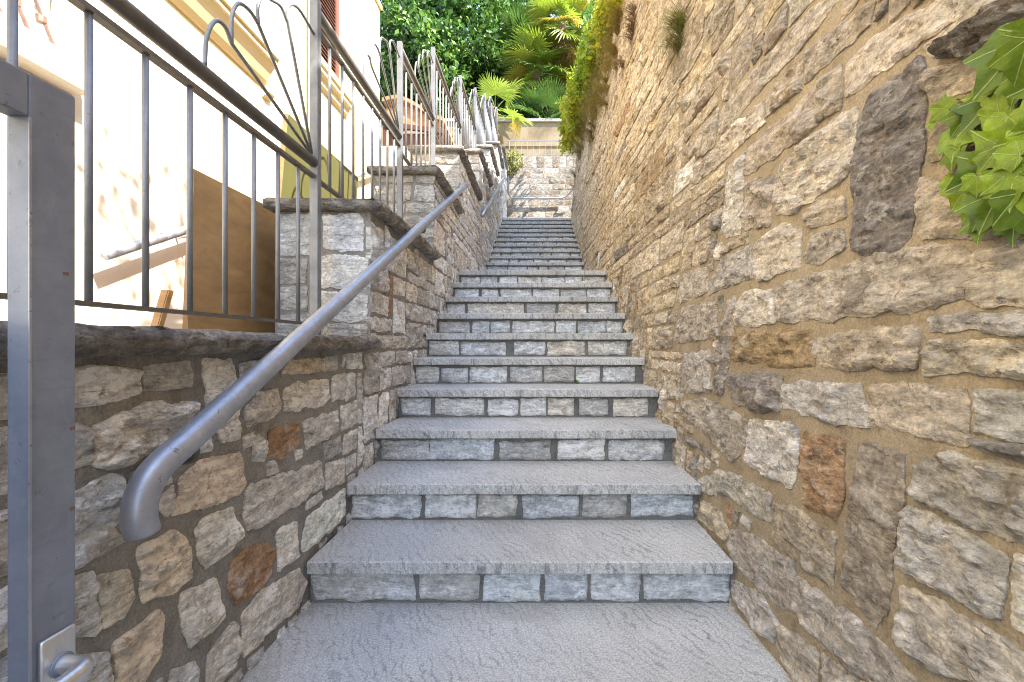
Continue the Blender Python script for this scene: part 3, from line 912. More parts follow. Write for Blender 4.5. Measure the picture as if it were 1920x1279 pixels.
# ================================================================== FAR WALLS
fw = thing('far_stone_wall', 'sunlit pale coursed stone wall closing the top of the stairs', 'wall', (0, 11.6, 2.8))
put('core', box(-.84, 4.5, 11.55, 11.795, 2.6, 4.775), M['mortar_l'], fw)
rf = random.Random(3); stf = []
x = -.82
while x < 1.5:
    w_ = rf.uniform(.12, .21); stf.append(([(x+.008, 4.49), (x+w_-.008, 4.49), (x+w_-.008, 4.77+rf.uniform(-.01, .01)), (x+.008, 4.77)], None)); x += w_
z = 4.475
while z > 2.75:
    h_ = rf.uniform(.12, .155); x = -.82-rf.uniform(0, .15)
    while x < 1.5:
        w_ = rf.uniform(.14, .45); a = max(x+.012, -.82)
        if x+w_-.012-a > .06: stf.append(([(a, z-h_+.02), (x+w_-.012, z-h_+.02), (x+w_-.012, z-.004), (a, z-.004)], None))
        x += w_
    z -= h_
lay(fw, stf, map_front(11.55), TF, M['stone_f'], rf, 160, proud=(.008, .022), step_px=3.0, minstep=.025)
pw = thing('plaster_wall', 'stained ochre plaster wall with a stone coping below the palms', 'wall', (0, 13.1, 4.72))
put('wall', box(-9, 9, 13.02, 13.28, 4.0, 6.36), M['farplaster'], pw)
put('coping', box(-9, 9, 12.96, 13.34, 6.362, 6.44), M['concrete'], pw)
put('ledge', box(-9, 9, 12.99, 13.018, 5.66, 5.72), M['farplaster'], pw)
fr = thing('terrace_railing', 'thin grey railing on top of the far stone wall', 'railing', (0, 11.66, 4.78))
put('rail', tube([(-.8, 11.66, 5.22), (4.4, 11.66, 5.22)], .012, 6), M['rail'], fr)
put('rail', tube([(-.8, 11.66, 4.86), (4.4, 11.66, 4.86)], .008, 6), M['rail'], fr)
bme = None
for k in range(34):
    x = -.78+k*.153
    th = .014 if k % 9 == 0 else .007
    if k % 9 and bme is not None:
        o = obj('baluster', bme, None, fr, (x, 0, 5.0-fr.location.z))
    else:
        o = put('post' if k % 9 == 0 else 'baluster', tube([(x, 11.66, 4.78), (x, 11.66, 5.22)], th, 6), M['rail'], fr)
        if k % 9: bme = o.data

# ================================================================== BUILDING ON THE LEFT
XB = -2.2
bd = thing('house', 'cream and pale yellow plastered house facade behind the railing', 'house', (XB-2, 2, -1.3))
YE = 6.26
wy0, wy1, wz0, wz1 = .55, 2.17, 1.30, 2.0           # grille window
sy0, sy1, sz0, sz1 = 4.50, 5.02, 2.78, 4.3           # shuttered window
walls = [box(XB-4, XB, -3, YE, -1.30, wz0), box(XB-4, XB, -3, wy0, wz0, wz1), box(XB-4, XB, wy1, YE, wz0, wz1),
         box(XB-4, XB, -3, YE, wz1, sz0), box(XB-4, XB, -3, sy0, sz0, sz1), box(XB-4, XB, sy1, YE, sz0, sz1), box(XB-4, XB, -3, YE, sz1, 5.5)]
import bmesh
def union_boxes(bs):
    """wall with openings: drop the internal joints by welding and deleting doubled faces"""
    return merge(*bs)
def wall_with_holes():
    ys = sorted({-3, wy0, wy1, sy0, sy1, YE}); zz = sorted({-1.3, wz0, wz1, sz0, sz1, 5.5})
    V = []; Fc = []; idx = {}
    def vid(x, y, z):
        k = (x, y, z)
        if k not in idx: idx[k] = len(V); V.append(k)
        return idx[k]
    hole = lambda y, z: (wy0 < y < wy1 and wz0 < z < wz1) or (sy0 < y < sy1 and sz0 < z < sz1)
    for i in range(len(ys)-1):
        for j in range(len(zz)-1):
            y0, y1, z0, z1 = ys[i], ys[i+1], zz[j], zz[j+1]
            if not hole((y0+y1)/2, (z0+z1)/2):
                Fc.append((vid(XB, y0, z0), vid(XB, y1, z0), vid(XB, y1, z1), vid(XB, y0, z1)))
    for (y0, y1, z0, z1) in ((wy0, wy1, wz0, wz1), (sy0, sy1, sz0, sz1)):
        xb = XB-.16
        Fc += [(vid(XB, y0, z0), vid(XB, y0, z1), vid(xb, y0, z1), vid(xb, y0, z0)), (vid(XB, y1, z0), vid(xb, y1, z0), vid(xb, y1, z1), vid(XB, y1, z1)),
               (vid(XB, y0, z0), vid(xb, y0, z0), vid(xb, y1, z0), vid(XB, y1, z0)), (vid(XB, y0, z1), vid(XB, y1, z1), vid(xb, y1, z1), vid(xb, y0, z1))]
    xf = XB-4
    Fc += [(vid(XB, YE, -1.3), vid(xf, YE, -1.3), vid(xf, YE, 5.5), vid(XB, YE, 5.5)), (vid(XB, -3, -1.3), vid(XB, -3, 5.5), vid(xf, -3, 5.5), vid(xf, -3, -1.3)),
           (vid(xf, -3, -1.3), vid(xf, -3, 5.5), vid(xf, YE, 5.5), vid(xf, YE, -1.3)), (vid(XB, -3, 5.5), vid(XB, YE, 5.5), vid(xf, YE, 5.5), vid(xf, -3, 5.5))]
    return V, Fc
put('wall', wall_with_holes(), M['facade'], bd)
put('roof', box(XB-4.3, XB+.22, -3.3, YE+.25, 5.502, 5.62), M['tile'], bd)
# grilled window
gw = put('window', box(XB-.158, XB-.13, wy0+.004, wy1-.004, wz0+.004, wz1-.004), M['glass'], bd)
put('window_sill', box(XB+.001, XB+.10, -3, 2.14, 1.17, 1.298, .006), M['trim'], bd)
gr = put('grille', merge(*[tube([(XB-.04, 2.135-.103*k, 1.30), (XB-.04, 2.135-.103*k-.35, 2.0)], .0075, 6) for k in range(12)]), M['grille'], bd)
for k in range(14):
    put('lattice_bar', tube([(XB-.057, 2.03-.103*(k-1)-.05, 1.30), (XB-.057, min(2.16, 2.03-.103*(k-1)+.30), 2.0)], .007, 6), M['trim'], gr)
for k in range(9):
    put('collar', tube([(XB-.0485, 2.052-.103*k, 1.452), (XB-.0485, 2.052-.103*k, 1.482)], .019, 8), M['grille'], gr)
# string course with a hollow underside, stopping above the railing
put('cornice', extrude_profile([(XB+.0015, 2.04), (XB+.02, 2.045), (XB+.05, 2.075), (XB+.085, 2.14), (XB+.12, 2.19), (XB+.135, 2.195), (XB+.135, 2.23), (XB+.155, 2.235), (XB+.155, 2.33), (XB+.0015, 2.37)], -3, 3.59), M['cornice'], bd)
put('corbel', extrude_profile([(XB+.0015, 1.96), (XB+.06, 2.0), (XB+.09, 2.1), (XB+.085, 2.139), (XB+.05, 2.074), (XB+.02, 2.044), (XB+.0015, 2.039)], 3.60, 3.68), M['cornice'], bd)
put('string_course', box(XB+.0015, XB+.03, 2.0, YE+.01, 4.6, 4.66), M['cornice'], bd)
put('downpipe', tube([(XB+.045, 4.30, -.2), (XB+.045, 4.30, 5.4)], .032, 10), M['trim'], bd, True)
# louvred shutter
sh = put('shutter', merge(box(XB-.05, XB-.005, sy0+.003, sy0+.05, sz0+.02, sz1-.01), box(XB-.05, XB-.005, sy1-.085, sy1-.02, sz0+.02, sz1-.01),
                          box(XB-.048, XB-.007, sy0+.051, sy1-.086, sz0+.02, sz0+.10), box(XB-.048, XB-.007, sy0+.051, sy1-.086, sz1-.09, sz1-.01)), M['wood'], bd)
slat = None
for k in range(33):
    z = sz0+.115+k*.041
    if z > sz1-.11: break
    if slat is None:
        v = ([(-.016, -.19, .012), (-.016, .19, .012), (.016, .19, -.012), (.016, -.19, -.012), (-.016, -.19, .019), (-.016, .19, .019), (.016, .19, -.005), (.016, -.19, -.005)],
             [(0, 1, 2, 3), (7, 6, 5, 4), (0, 4, 5, 1), (1, 5, 6, 2), (2, 6, 7, 3), (3, 7, 4, 0)])
        slat = mesh_from('slat', *v, smooth=False); slat.materials.append(M['wood'])
    obj('slat', slat, None, sh, Vector((XB-.028, (sy0+sy1)/2-.017, z))-wloc(sh))
put('shutter_backing', box(XB-.156, XB-.14, sy0+.004, sy1-.004, sz0+.004, sz1-.004), M['darkwood'], bd)
put('window_sill', extrude_profile([(XB+.0015, 2.56), (XB+.04, 2.58), (XB+.05, 2.63), (XB+.09, 2.65), (XB+.09, 2.69), (XB+.11, 2.70), (XB+.11, 2.76), (XB+.0015, 2.775)], 4.36, 5.13), M['cornice'], bd)
put('wall_hook', merge(tube([(XB, 4.12, 2.62), (XB+.05, 4.12, 2.62), (XB+.05, 4.12, 2.54)], .005, 6)), M['trim'], bd)
put('wall_hook', merge(tube([(XB, 5.45, 2.62), (XB+.05, 5.45, 2.62), (XB+.05, 5.45, 2.54)], .005, 6)), M['trim'], bd)
# pipe handrail along the facade
hb = thing('facade_handrail', 'pale pipe handrail fixed to the house wall behind the railing', 'handrail', (XB+.1, 2.2, .43))
put('pipe', tube([(XB+.10, 2.20, .43), (XB+.10, 5.9, .43+3.7*.4987)], .024, 14), M['pipe'], hb, True)
for y in (2.75, 4.2, 5.6):
    z = .43+(y-2.2)*.4987
    put('bracket', tube([(XB+.10, y, z-.02), (XB+.10, y, z-.05), (XB+.001, y, z-.06)], .007, 6), M['pipe'], hb)

# boards leaning in the courtyard
def lean_board(name, label, y0, y1, xb, xt, zb, zt, th, mat, edge, cat='board', shear=0.):
    root = thing(name, label, cat, (xb, (y0+y1)/2, zb))
    n = Vector((zt-zb, 0, -(xt-xb))).normalized()
    q = lambda x, y, z, k: tuple(Vector((x, y, z))-n*th*k)
    def slabv(k0, k1, i):
        v = [q(xb, y0+i+shear, zb, k0), q(xb, y1-i+shear, zb, k0), q(xt, y1-i, zt-i, k0), q(xt, y0+i, zt-i, k0)]
        v += [q(xb, y0+i+shear, zb, k1), q(xb, y1-i+shear, zb, k1), q(xt, y1-i, zt-i, k1), q(xt, y0+i, zt-i, k1)]
        return v, [(0, 1, 2, 3), (7, 6, 5, 4), (0, 4, 5, 1), (1, 5, 6, 2), (2, 6, 7, 3), (3, 7, 4, 0)]
    put('panel', slabv(0, .9, .0), edge, root)
    put('face', slabv(-.14, -.01, .002), mat, root)
    return root
lean_board('chipboard_panel', 'brown chipboard sheet leaning behind the railing beside the stone pier', 1.865, 2.62, -1.475, -1.42, FLOOR+2*RI+.01, .722, .02, M['board'], M['boardedge'])
lean_board('narrow_board', 'narrow orange brown board leaning low beside the chipboard sheet', 1.835, 1.862, -1.53, -1.50, FLOOR+RI+.01, .22, .03, M['board'], M['boardedge'], shear=-.30)
lean_board('olive_panel', 'olive green panel with orange edge leaning behind the stone pier', 2.93, 4.06, -1.71, -1.62, FLOOR+6*RI+.01, 1.485, .035, M['green'], M['boardedge'], shear=-.06)

# ================================================================== GATE
GX = -.70
gt = thing('metal_gate', 'open blue grey metal gate leaf in the left foreground', 'gate', (GX-.016, .2, -1.05))
put('stile', box(GX-.031, GX, .624, .686, -1.06, .3728, .0022), M['gate'], gt)
put('stile', box(GX-.031, GX, -.42, -.36, -1.06, .3728, .0022), M['gate'], gt)
put('top_rail', box(GX-.0305, GX-.0006, -.359, .6235, .313, .3722, .0022), M['gate'], gt)
put('bottom_rail', box(GX-.0305, GX-.0006, -.359, .6235, -1.05, -.99, .0022), M['gate'], gt)
put('seam', box(GX-.0005, GX+.0016, .6225, .6262, -1.05, .312, .0006), M['pipe'], gt)
ros = put('rosette', box(GX+.0005, GX+.009, .632, .679, -.56, -.415, .0035), M['alu'], gt, True)
hy, hz = .657, -.462
lv = tube(spline([(GX+.006, hy, hz), (GX+.028, hy, hz), (GX+.043, hy-.004, hz), (GX+.05, hy-.02, hz-.001), (GX+.05, hy-.06, hz-.002), (GX+.048, hy-.105, hz-.002)], 6), .0125, 18)
put('lever', lv, M['alu'], ros, True)
put('collar', tube([(GX+.0085, hy, hz), (GX+.012, hy, hz)], .0165, 20), M['gate'], ros, True)
for z in (.105, -.125, -.245):
    put('rust_spot', box(GX-.0002, GX+.0006, .668+.01*(z < 0), .676+.009*(z < 0), z-.003, z+.002), M['grille'], gt)

# ================================================================== STAIR RAILING ON THE LEFT WALL
rl = thing('stair_railing', 'dark grey metal railing with fan loops stepping up the left wall', 'railing', (-1.05, 4, 0))
RXP = -1.05
posts = [2.13, 3.42, 4.48, 6.01, 7.40, 8.70, 9.90, 11.2]
rails = [.85, 1.56, 2.22, 2.87, 3.50, 4.12, 4.75, 5.2]
cops = [s[2] for s in SEC]
pw_ = .038
fan = [[(-.674, -.0), (-.665, .10), (-.63, .175), (-.585, .19), (-.55, .155)],
       [(-.55, .155), (-.548, .25), (-.515, .318), (-.455, .338), (-.404, .325)],
       [(-.404, .325), (-.405, .39), (-.375, .452), (-.32, .478), (-.255, .50), (-.204, .468)],
       [(-.204, .468), (-.205, .53), (-.165, .575), (-.10, .592), (0, .572)]]
for k in range(8):
    y1 = posts[k]; y0 = posts[k-1] if k else -.6
    zr, zc = rails[k], cops[k]
    ptop = rails[k+1]+.05 if k < 7 else zr+.05
    put('post', box(RXP-pw_/2, RXP+pw_/2, y1-pw_/2, y1+pw_/2, zc-.012, ptop, .002), M['rail'], rl)
    a, b = y0+pw_/2+.001, y1-pw_/2-.001
    put('handrail', tube([(RXP, a, zr+.004), (RXP, b, zr-.004)], .023, 14), M['railtop'], rl, True)
    put('upper_rail', box(RXP-.012, RXP+.012, a, b, zr-.077, zr-.063), M['railtop'], rl)
    put('bottom_rail', box(RXP-.013, RXP+.013, a, b, zc+.054, zc+.065), M['railtop'], rl)
    n = int((b-a)/.152); sp = (y1-y0)/(n+1) if k else .153
    bal = None
    for j in range(1, n+1):
        y = y1-sp*j
        if y < a+.03: break
        if bal is None:
            o = put('baluster', tube([(RXP, y, zc+.0655), (RXP, y, zr-.0775)], .0082, 8), M['rail'], rl, True); bal = o
        else:
            c_ = bal.copy(); C.objects.link(c_); c_.location = (bal.location.x, y-rl.location.y, bal.location.z)
    base = Vector((RXP, y1-.03, zr+.02))
    s_ = 1. if k in (0, 1) else .92
    for q, pts in enumerate(fan):
        P = [base+Vector((0, u*s_, v*s_)) for u, v in pts]
        if q == 3: P[-1] = Vector((RXP, y1-pw_/2, base.z+.572*s_))
        P = spline(P, 6)
        if q < 3: P += [base+(P[-1]-base)*.5, base+(P[-1]-base)*.02]
        put('fan_loop', tube(P, .0068 if k < 3 else .0075, 7), M['rail'], rl, True)

# ================================================================== HANDRAILS ON THE LEFT WALL
HX = -.745
def hz_(y): return Z1+(y-D1)*(RI/GO)+.885
h1 = thing('pipe_handrail', 'thick silver grey pipe handrail curling down at its near end', 'handrail', (HX, 2.5, hz_(2.5)))
crv = spline([(HX, .853, -.352), (HX, .846, -.318), (HX, .858, -.272), (HX, .895, -.236), (HX, .965, hz_(.965)), (HX, 1.08, hz_(1.08))], 7)
pts = crv+[(HX, y, hz_(y)) for y in np.linspace(1.2, 4.60, 10)]
put('pipe', tube(pts, .0275, 26), M['pipe'], h1, True)
for y in (.985, 2.95, 4.35):
    z = hz_(y)
    put('bracket', tube(spline([(HX, y, z-.024), (HX, y, z-.05), (HX-.02, y, z-.06), (LW-.005, y, z-.062)], 4), .0075, 8), M['railtop'], h1, True)
def hz2(y): return step_z(13)+(y-step_d(13))*(RI/.338)+.965
h2 = thing('upper_pipe_handrail', 'shorter pipe handrail higher up the left wall beside the second flight', 'handrail', (HX, 7.5, hz2(7.5)))
put('pipe', tube([(HX, y, hz2(y)) for y in np.linspace(5.9, 9.35, 8)], .026, 16), M['pipe'], h2, True)
for y in (6.4, 7.6, 8.9):
    z = hz2(y); put('bracket', tube([(HX, y, z-.024), (HX, y, z-.05), (LW-.005, y, z-.06)], .0075, 8), M['railtop'], h2)
h3 = thing('landing_handrail', 'slim pipe handrail running along the sunlit far stone wall', 'handrail', (0, 11.44, 3.68))
put('pipe', tube(spline([(-.77, 11.0, 4.05), (-.77, 11.30, 3.78), (-.72, 11.42, 3.69), (-.6, 11.44, 3.68), (.3, 11.44, 3.68), (.62, 11.44, 3.70), (.80, 11.36, 3.84), (.98, 11.25, 4.0), (1.3, 11.2, 4.15)], 6), .021, 12), M['pipe'], h3, True)
for x in (-.45, .25):
    put('bracket', tube([(x, 11.44, 3.66), (x, 11.44, 3.63), (x, 11.552, 3.62)], .007, 6), M['pipe'], h3)

# ================================================================== CANOPY OVER A DOOR BEHIND THE HOUSE
cn = thing('tiled_porch', 'small porch with curved terracotta roof and brown door behind the railings', 'porch', (-2.2, 7.9, 2.75))
def arc_roof():
    V = []; Fc = []; n = 22; ny = 14
    for j in range(ny+1):
        y = 7.55+1.1*j/ny
        for i in range(n+1):
            t = i/n; x = -2.62+1.02*t; z = 4.0+.15*math.sin(math.pi*min(1, t*.95+.22))-.30*max(0, t-.25)
            z += .016*abs(math.sin(j*math.pi/2))
            V.append((x, y, z))
    top = len(V); V += [(x, y, z-.06) for x, y, z in V]
    w1 = n+1
    for j in range(ny):
        for i in range(n):
            a = j*w1+i; Fc.append((a, a+1, a+w1+1, a+w1)); Fc.append((a+top, a+w1+top, a+w1+1+top, a+1+top))
    for i in range(n):
        Fc.append((i, i+top, i+1+top, i+1)); a = ny*w1+i; Fc.append((a, a+1, a+1+top, a+top))
    for j in range(ny):
        a = j*w1; Fc.append((a, a+w1, a+w1+top, a+top)); a += n; Fc.append((a, a+top, a+w1+top, a+w1))
    return V, Fc
put('roof', arc_roof(), M['tile'], cn)
put('front_gable', extrude_profile([(-2.58, 3.96), (-2.58, 3.72), (-1.66, 3.60), (-1.66, 3.74), (-2.2, 3.98)], 7.62, 7.66), M['tile'], cn)
put('fascia', extrude_profile([(-2.60, 3.72), (-2.60, 3.64), (-1.60, 3.52), (-1.60, 3.60)], 7.58, 7.64), M['darkwood'], cn)
put('back_wall', box(-2.62, -1.66, 8.50, 8.6, 2.751, 3.75), M['cornice'], cn)
for k in range(7):
    x = -2.55+k*.125
    put('plank', box(x+.004, x+.121, 7.68, 7.71, 2.752, 3.56), M['wood'], cn)
put('post', box(-2.62, -2.56, 7.6, 7.68, 2.752, 3.63), M['darkwood'], cn)
put('post', box(-1.68, -1.62, 7.6, 7.68, 2.752, 3.52), M['darkwood'], cn)

# ================================================================== VEGETATION
def leaf_quads(centers, dirs, sizes, rg_np, up=.5):
    """diamond leaves folded along the midrib; returns V,F"""
    n = len(centers)
    d = dirs/np.linalg.norm(dirs, axis=1, keepdims=True)
    r = rg_np.normal(size=(n, 3)); r[:, 2] += up
    s = np.cross(d, r); s /= np.linalg.norm(s, axis=1, keepdims=True)+1e-9
    nn = np.cross(s, d)
    L = sizes[:, None]
    p0 = centers; p1 = centers+d*L*.5+s*L*.32+nn*L*.07; p2 = centers+d*L-nn*L*.08; p3 = centers+d*L*.5-s*L*.32+nn*L*.07
    V = np.stack([p0, p1, p2, p3], 1).reshape(-1, 3)
    b = np.arange(n)*4
    Fc = np.stack([np.stack([b, b+1, b+2], 1), np.stack([b, b+2, b+3], 1)], 1).reshape(-1, 3)
    return V, Fc

def big_mesh(name, V, Fc, tint):
    me = bpy.data.meshes.new(name)
    me.vertices.add(len(V)); me.vertices.foreach_set('co', V.astype(np.float32).ravel())
    me.loops.add(Fc.size); me.loops.foreach_set('vertex_index', Fc.astype(np.int32).ravel())
    me.polygons.add(len(Fc)); me.polygons.foreach_set('loop_start', np.arange(0, Fc.size, 3, dtype=np.int32))
    me.polygons.foreach_set('loop_total', np.full(len(Fc), 3, dtype=np.int32))
    a = me.attributes.new('tint', 'FLOAT_COLOR', 'POINT'); a.data.foreach_set('color', tint.astype(np.float32).ravel())
    me.update(); me.validate()
    return me

def tints(n, cols, g, per=4, jitter=.25):
    c = np.array(cols)[g.integers(0, len(cols), n)]*(1+g.uniform(-jitter, jitter, (n, 1)))
    return np.repeat(np.concatenate([c, np.ones((n, 1))], 1), per, 0)

def tree(name, label, base, h, cen, rad, nclump, per, leaf, cols, seed, group=None):
    g = np.random.default_rng(seed)
    root = thing(name, label, 'tree', base, group)
    B = Vector(base); cz = Vector(cen)
    tp = spline([B, B+Vector((.1, .05, h*.35)), B.lerp(cz, .8)+Vector((.1, 0, 0)), cz], 4)
    parts = [tube(tp, list(np.linspace(.17, .05, len(tp))), 8)]
    # clumps spread through the crown, denser at the shell
    c = g.normal(size=(nclump, 3)); c /= np.linalg.norm(c, axis=1, keepdims=True)
    c *= (g.uniform(.25, 1, (nclump, 1))**.6)*np.array(rad)*g.uniform(.85, 1.12, (nclump, 1))
    c += np.array(cen)
    for q in c[:14]:
        a = Vector(tp[int(len(tp)*.6)]); e = Vector(q)
        parts.append(tube(spline([a, a.lerp(e, .5)+Vector((0, 0, .3)), e], 3), list(np.linspace(.06, .012, 7)), 5))
    put('trunk', merge(*parts), M['bark'], root, True)
    cr = np.repeat(c, per, 0)+g.normal(size=(nclump*per, 3))*np.array([.38, .38, .28])*min(rad)/3
    d = g.normal(size=cr.shape); d[:, 2] -= .35; d += (cr-np.array(cen))*.15
    V, Fc = leaf_quads(cr, d, g.uniform(.6, 1.25, len(cr))*leaf, g)
    t = tints(len(cr), cols, g); cb = np.repeat(np.repeat(g.uniform(.45, 1.6, nclump), per), 4); t[:, :3] *= cb[:, None]; t[:, 0] *= 1+.25*(cb-1).clip(0)  # random brightness per clump; the yellower bright ones paint in sunlit foliage
    me = big_mesh('crown', V-np.array(base), Fc, t); me.materials.append(M['leaf'])
    obj('crown', me, None, root)
    return root
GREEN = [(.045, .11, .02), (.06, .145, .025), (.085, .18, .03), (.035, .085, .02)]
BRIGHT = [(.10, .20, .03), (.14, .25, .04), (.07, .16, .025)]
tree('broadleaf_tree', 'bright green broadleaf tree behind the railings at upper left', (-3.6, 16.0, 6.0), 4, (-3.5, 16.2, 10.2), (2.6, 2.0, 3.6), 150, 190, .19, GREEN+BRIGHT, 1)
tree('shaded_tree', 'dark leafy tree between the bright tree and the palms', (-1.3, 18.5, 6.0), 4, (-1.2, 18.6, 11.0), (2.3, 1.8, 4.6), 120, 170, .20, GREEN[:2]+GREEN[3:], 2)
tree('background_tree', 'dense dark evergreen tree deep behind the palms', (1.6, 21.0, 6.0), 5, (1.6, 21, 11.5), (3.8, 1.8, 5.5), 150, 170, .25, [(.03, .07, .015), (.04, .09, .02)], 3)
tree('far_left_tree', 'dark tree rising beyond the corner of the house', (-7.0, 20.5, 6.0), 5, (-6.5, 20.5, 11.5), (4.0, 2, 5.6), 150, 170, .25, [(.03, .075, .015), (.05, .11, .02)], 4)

# fan palms
def fan_frond(L, Rr, seed, droop=.35, spread=125, nseg=30):
    g = random.Random(seed); V = []; Fc = []
    v, f = tube(spline([(0, 0, 0), (0, L*.5, .03*L), (0, L, 0)], 3), [.014]*4+[.009]*3, 5)
    V += v; Fc += f
    da = 2*spread/nseg
    for k in range(nseg):
        a = R(-spread+da*(k+.5)); hw = R(da*.5)
        ln = Rr*(.78+.22*math.cos(a*.75))*g.uniform(.92, 1.05)
        o = len(V); dr = droop*g.uniform(.6, 1.5); rows = [.03, .3, .52, .72, .88, 1.]
        for t in rows:
            r = ln*t
            wdt = math.tan(hw)*r if t <= .52 else math.tan(hw)*ln*.52*(1-(t-.52)/.48)**.7+.001
            z = -dr*ln*max(0, t-.25)**2+.05*ln*t*math.cos(a)
            px, py = math.sin(a)*r, math.cos(a)*r
            sx, sy = math.cos(a)*wdt, -math.sin(a)*wdt
            cup = .18*ln*abs(math.sin(a))*t
            V += [(px-sx, L+py-sy, z+cup), (px, L+py, z+cup+wdt*.55), (px+sx, L+py+sy, z+cup)]
        for q in range(len(rows)-1):
            b = o+q*3; Fc += [(b, b+1, b+4, b+3), (b+1, b+2, b+5, b+4)]
    return mesh_from('frond', V, Fc, smooth=False)
FR = [fan_frond(.55, .62, 31), fan_frond(.65, .68, 32, .5), fan_frond(.5, .58, 33, .25), fan_frond(.5, .6, 34, .85, 100)]
for m_ in FR: m_.materials.append(M['frond'])
def palm(name, label, base, h, nf, seed, cols, scale=1., dead=6, az=None):
    g = random.Random(seed)
    root = thing(name, label, 'palm', base, 'fan palms')
    tp = [(base[0]+.06*math.sin(k*.7), base[1], base[2]+h*k/8) for k in range(9)]
    put('trunk', tube(tp, [.13+.03*math.sin(k*2.1) for k in range(9)], 12), M['fibre'], root, True)
    top = Vector((0, 0, h))
    for k in range(nf):
        t = k/nf
        el = R(78-125*t+g.uniform(-8, 8)); a = k*2.39996+g.uniform(-.2, .2)
        if az: a = R(g.uniform(*az))
        o = obj('frond', FR[g.choice([0, 1, 2])], None, root, top+Vector((0, 0, -.25*t)))
        o.rotation_euler = (Matrix.Rotation(a, 3, 'Z') @ Matrix.Rotation(el, 3, 'X') @ Matrix.Rotation(g.uniform(-.5, .5), 3, 'Y')).to_euler()
        s = scale*g.uniform(.85, 1.1); o.scale = (s, s, s)
        c = g.choice(cols); k_ = g.uniform(.8, 1.2); o.color = (c[0]*k_, c[1]*k_, c[2]*k_, 1)
    for k in range(dead):
        a = g.uniform(0, 6.28)
        o = obj('dead_frond', FR[3], None, root, top+Vector((0, 0, -.35-.1*k/dead)))
        o.rotation_euler = (Matrix.Rotation(a, 3, 'Z') @ Matrix.Rotation(R(g.uniform(-75, -40)), 3, 'X')).to_euler()
        s = scale*.9; o.scale = (s, s, s); o.color = (.30*g.uniform(.7, 1.1), .19*g.uniform(.7, 1.1), .07, 1)
    return root
PG = [(.20, .29, .03), (.26, .34, .035), (.14, .22, .03), (.34, .36, .045), (.40, .32, .05)]
palm('fan_palm', 'tall fan palm with drooping yellowed fronds above the plaster wall', (-.05, 14.7, 6.0), 2.9, 40, 41, PG, 1.2, 5)
palm('fan_palm', 'fan palm at the top of the picture left of the overgrown wall', (.75, 14.4, 6.0), 4.2, 40, 42, PG, 1.2, 6)
palm('fan_palm', 'fan palm partly hidden behind the creeper on the right wall', (1.45, 14.9, 6.0), 2.5, 36, 46, PG, 1.2, 6)
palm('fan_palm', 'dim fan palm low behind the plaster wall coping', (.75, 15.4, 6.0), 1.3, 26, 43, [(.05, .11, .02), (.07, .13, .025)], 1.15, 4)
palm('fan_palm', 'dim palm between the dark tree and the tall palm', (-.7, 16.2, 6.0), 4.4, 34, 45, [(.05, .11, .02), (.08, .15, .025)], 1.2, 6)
yp = palm('young_palm', 'bright yellow green young palm leaning over the plaster wall beside the railings', (-1.22, 12.45, 4.72), 1.75, 9, 44, [(.26, .34, .045), (.30, .36, .05), (.22, .32, .04)], .95, 0)
hang = obj('dead_frond', FR[3], None, yp, (.30, -.1, 1.75)); hang.rotation_euler = (Matrix.Rotation(R(-70), 3, 'Z') @ Matrix.Rotation(R(-55), 3, 'X')).to_euler(); hang.scale = (.85,)*3; hang.color = (.42, .33, .06, 1)

# shrubs under the palms, behind the plaster wall
def shrub(name, label, cen, rad, n, leaf, cols, seed, long=1.0, cat='shrub', kind=None, mat='leaf'):
    g = np.random.default_rng(seed)
    root = thing(name, label, cat, (cen[0], cen[1], cen[2]-rad[2]))
    c = g.normal(size=(n, 3)); c /= np.linalg.norm(c, axis=1, keepdims=True); c *= g.uniform(.3, 1, (n, 1))**.5*np.array(rad)*(1+.25*np.sin(c[:, :1]*9))
    P = c+np.array(cen)
    d = g.normal(size=P.shape)*.7+c/np.array(rad)*.8
    V, Fc = leaf_quads(P, d, g.uniform(.6, 1.3, n)*leaf*long, g)
    me = big_mesh('foliage', V-np.array(root.location), Fc, tints(n, cols, g)); me.materials.append(M[mat])
    obj('foliage', me, None, root)
    stm = [tube([tuple(root.location), tuple(np.array(cen)+c[k]*.8)], [.012, .004], 5) for k in range(10)]
    put('stem', merge(*stm), M['stem'], root, True)
    return root
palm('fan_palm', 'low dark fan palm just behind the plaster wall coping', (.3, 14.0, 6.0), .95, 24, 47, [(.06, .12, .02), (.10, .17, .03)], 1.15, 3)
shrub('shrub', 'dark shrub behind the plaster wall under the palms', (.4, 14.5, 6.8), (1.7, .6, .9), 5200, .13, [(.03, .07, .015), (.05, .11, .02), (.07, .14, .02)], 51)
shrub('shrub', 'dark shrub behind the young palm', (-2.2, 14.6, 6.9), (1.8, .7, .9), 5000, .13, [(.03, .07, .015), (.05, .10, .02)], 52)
shrub('bamboo_shrub', 'narrow leaved bright shrub standing on top of the right wall', (1.35, 9.6, 5.9), (.55, .9, 1.0), 2600, .15, [(.10, .20, .035), (.15, .26, .04), (.07, .15, .03)], 53, 1.0)
shrub('wall_top_plant', 'small yellow green bush growing at the top left corner of the far wall', (-.66, 11.5, 4.62), (.20, .10, .30), 420, .06, [(.25, .24, .04), (.18, .22, .03)], 54, 1.0, 'plant')

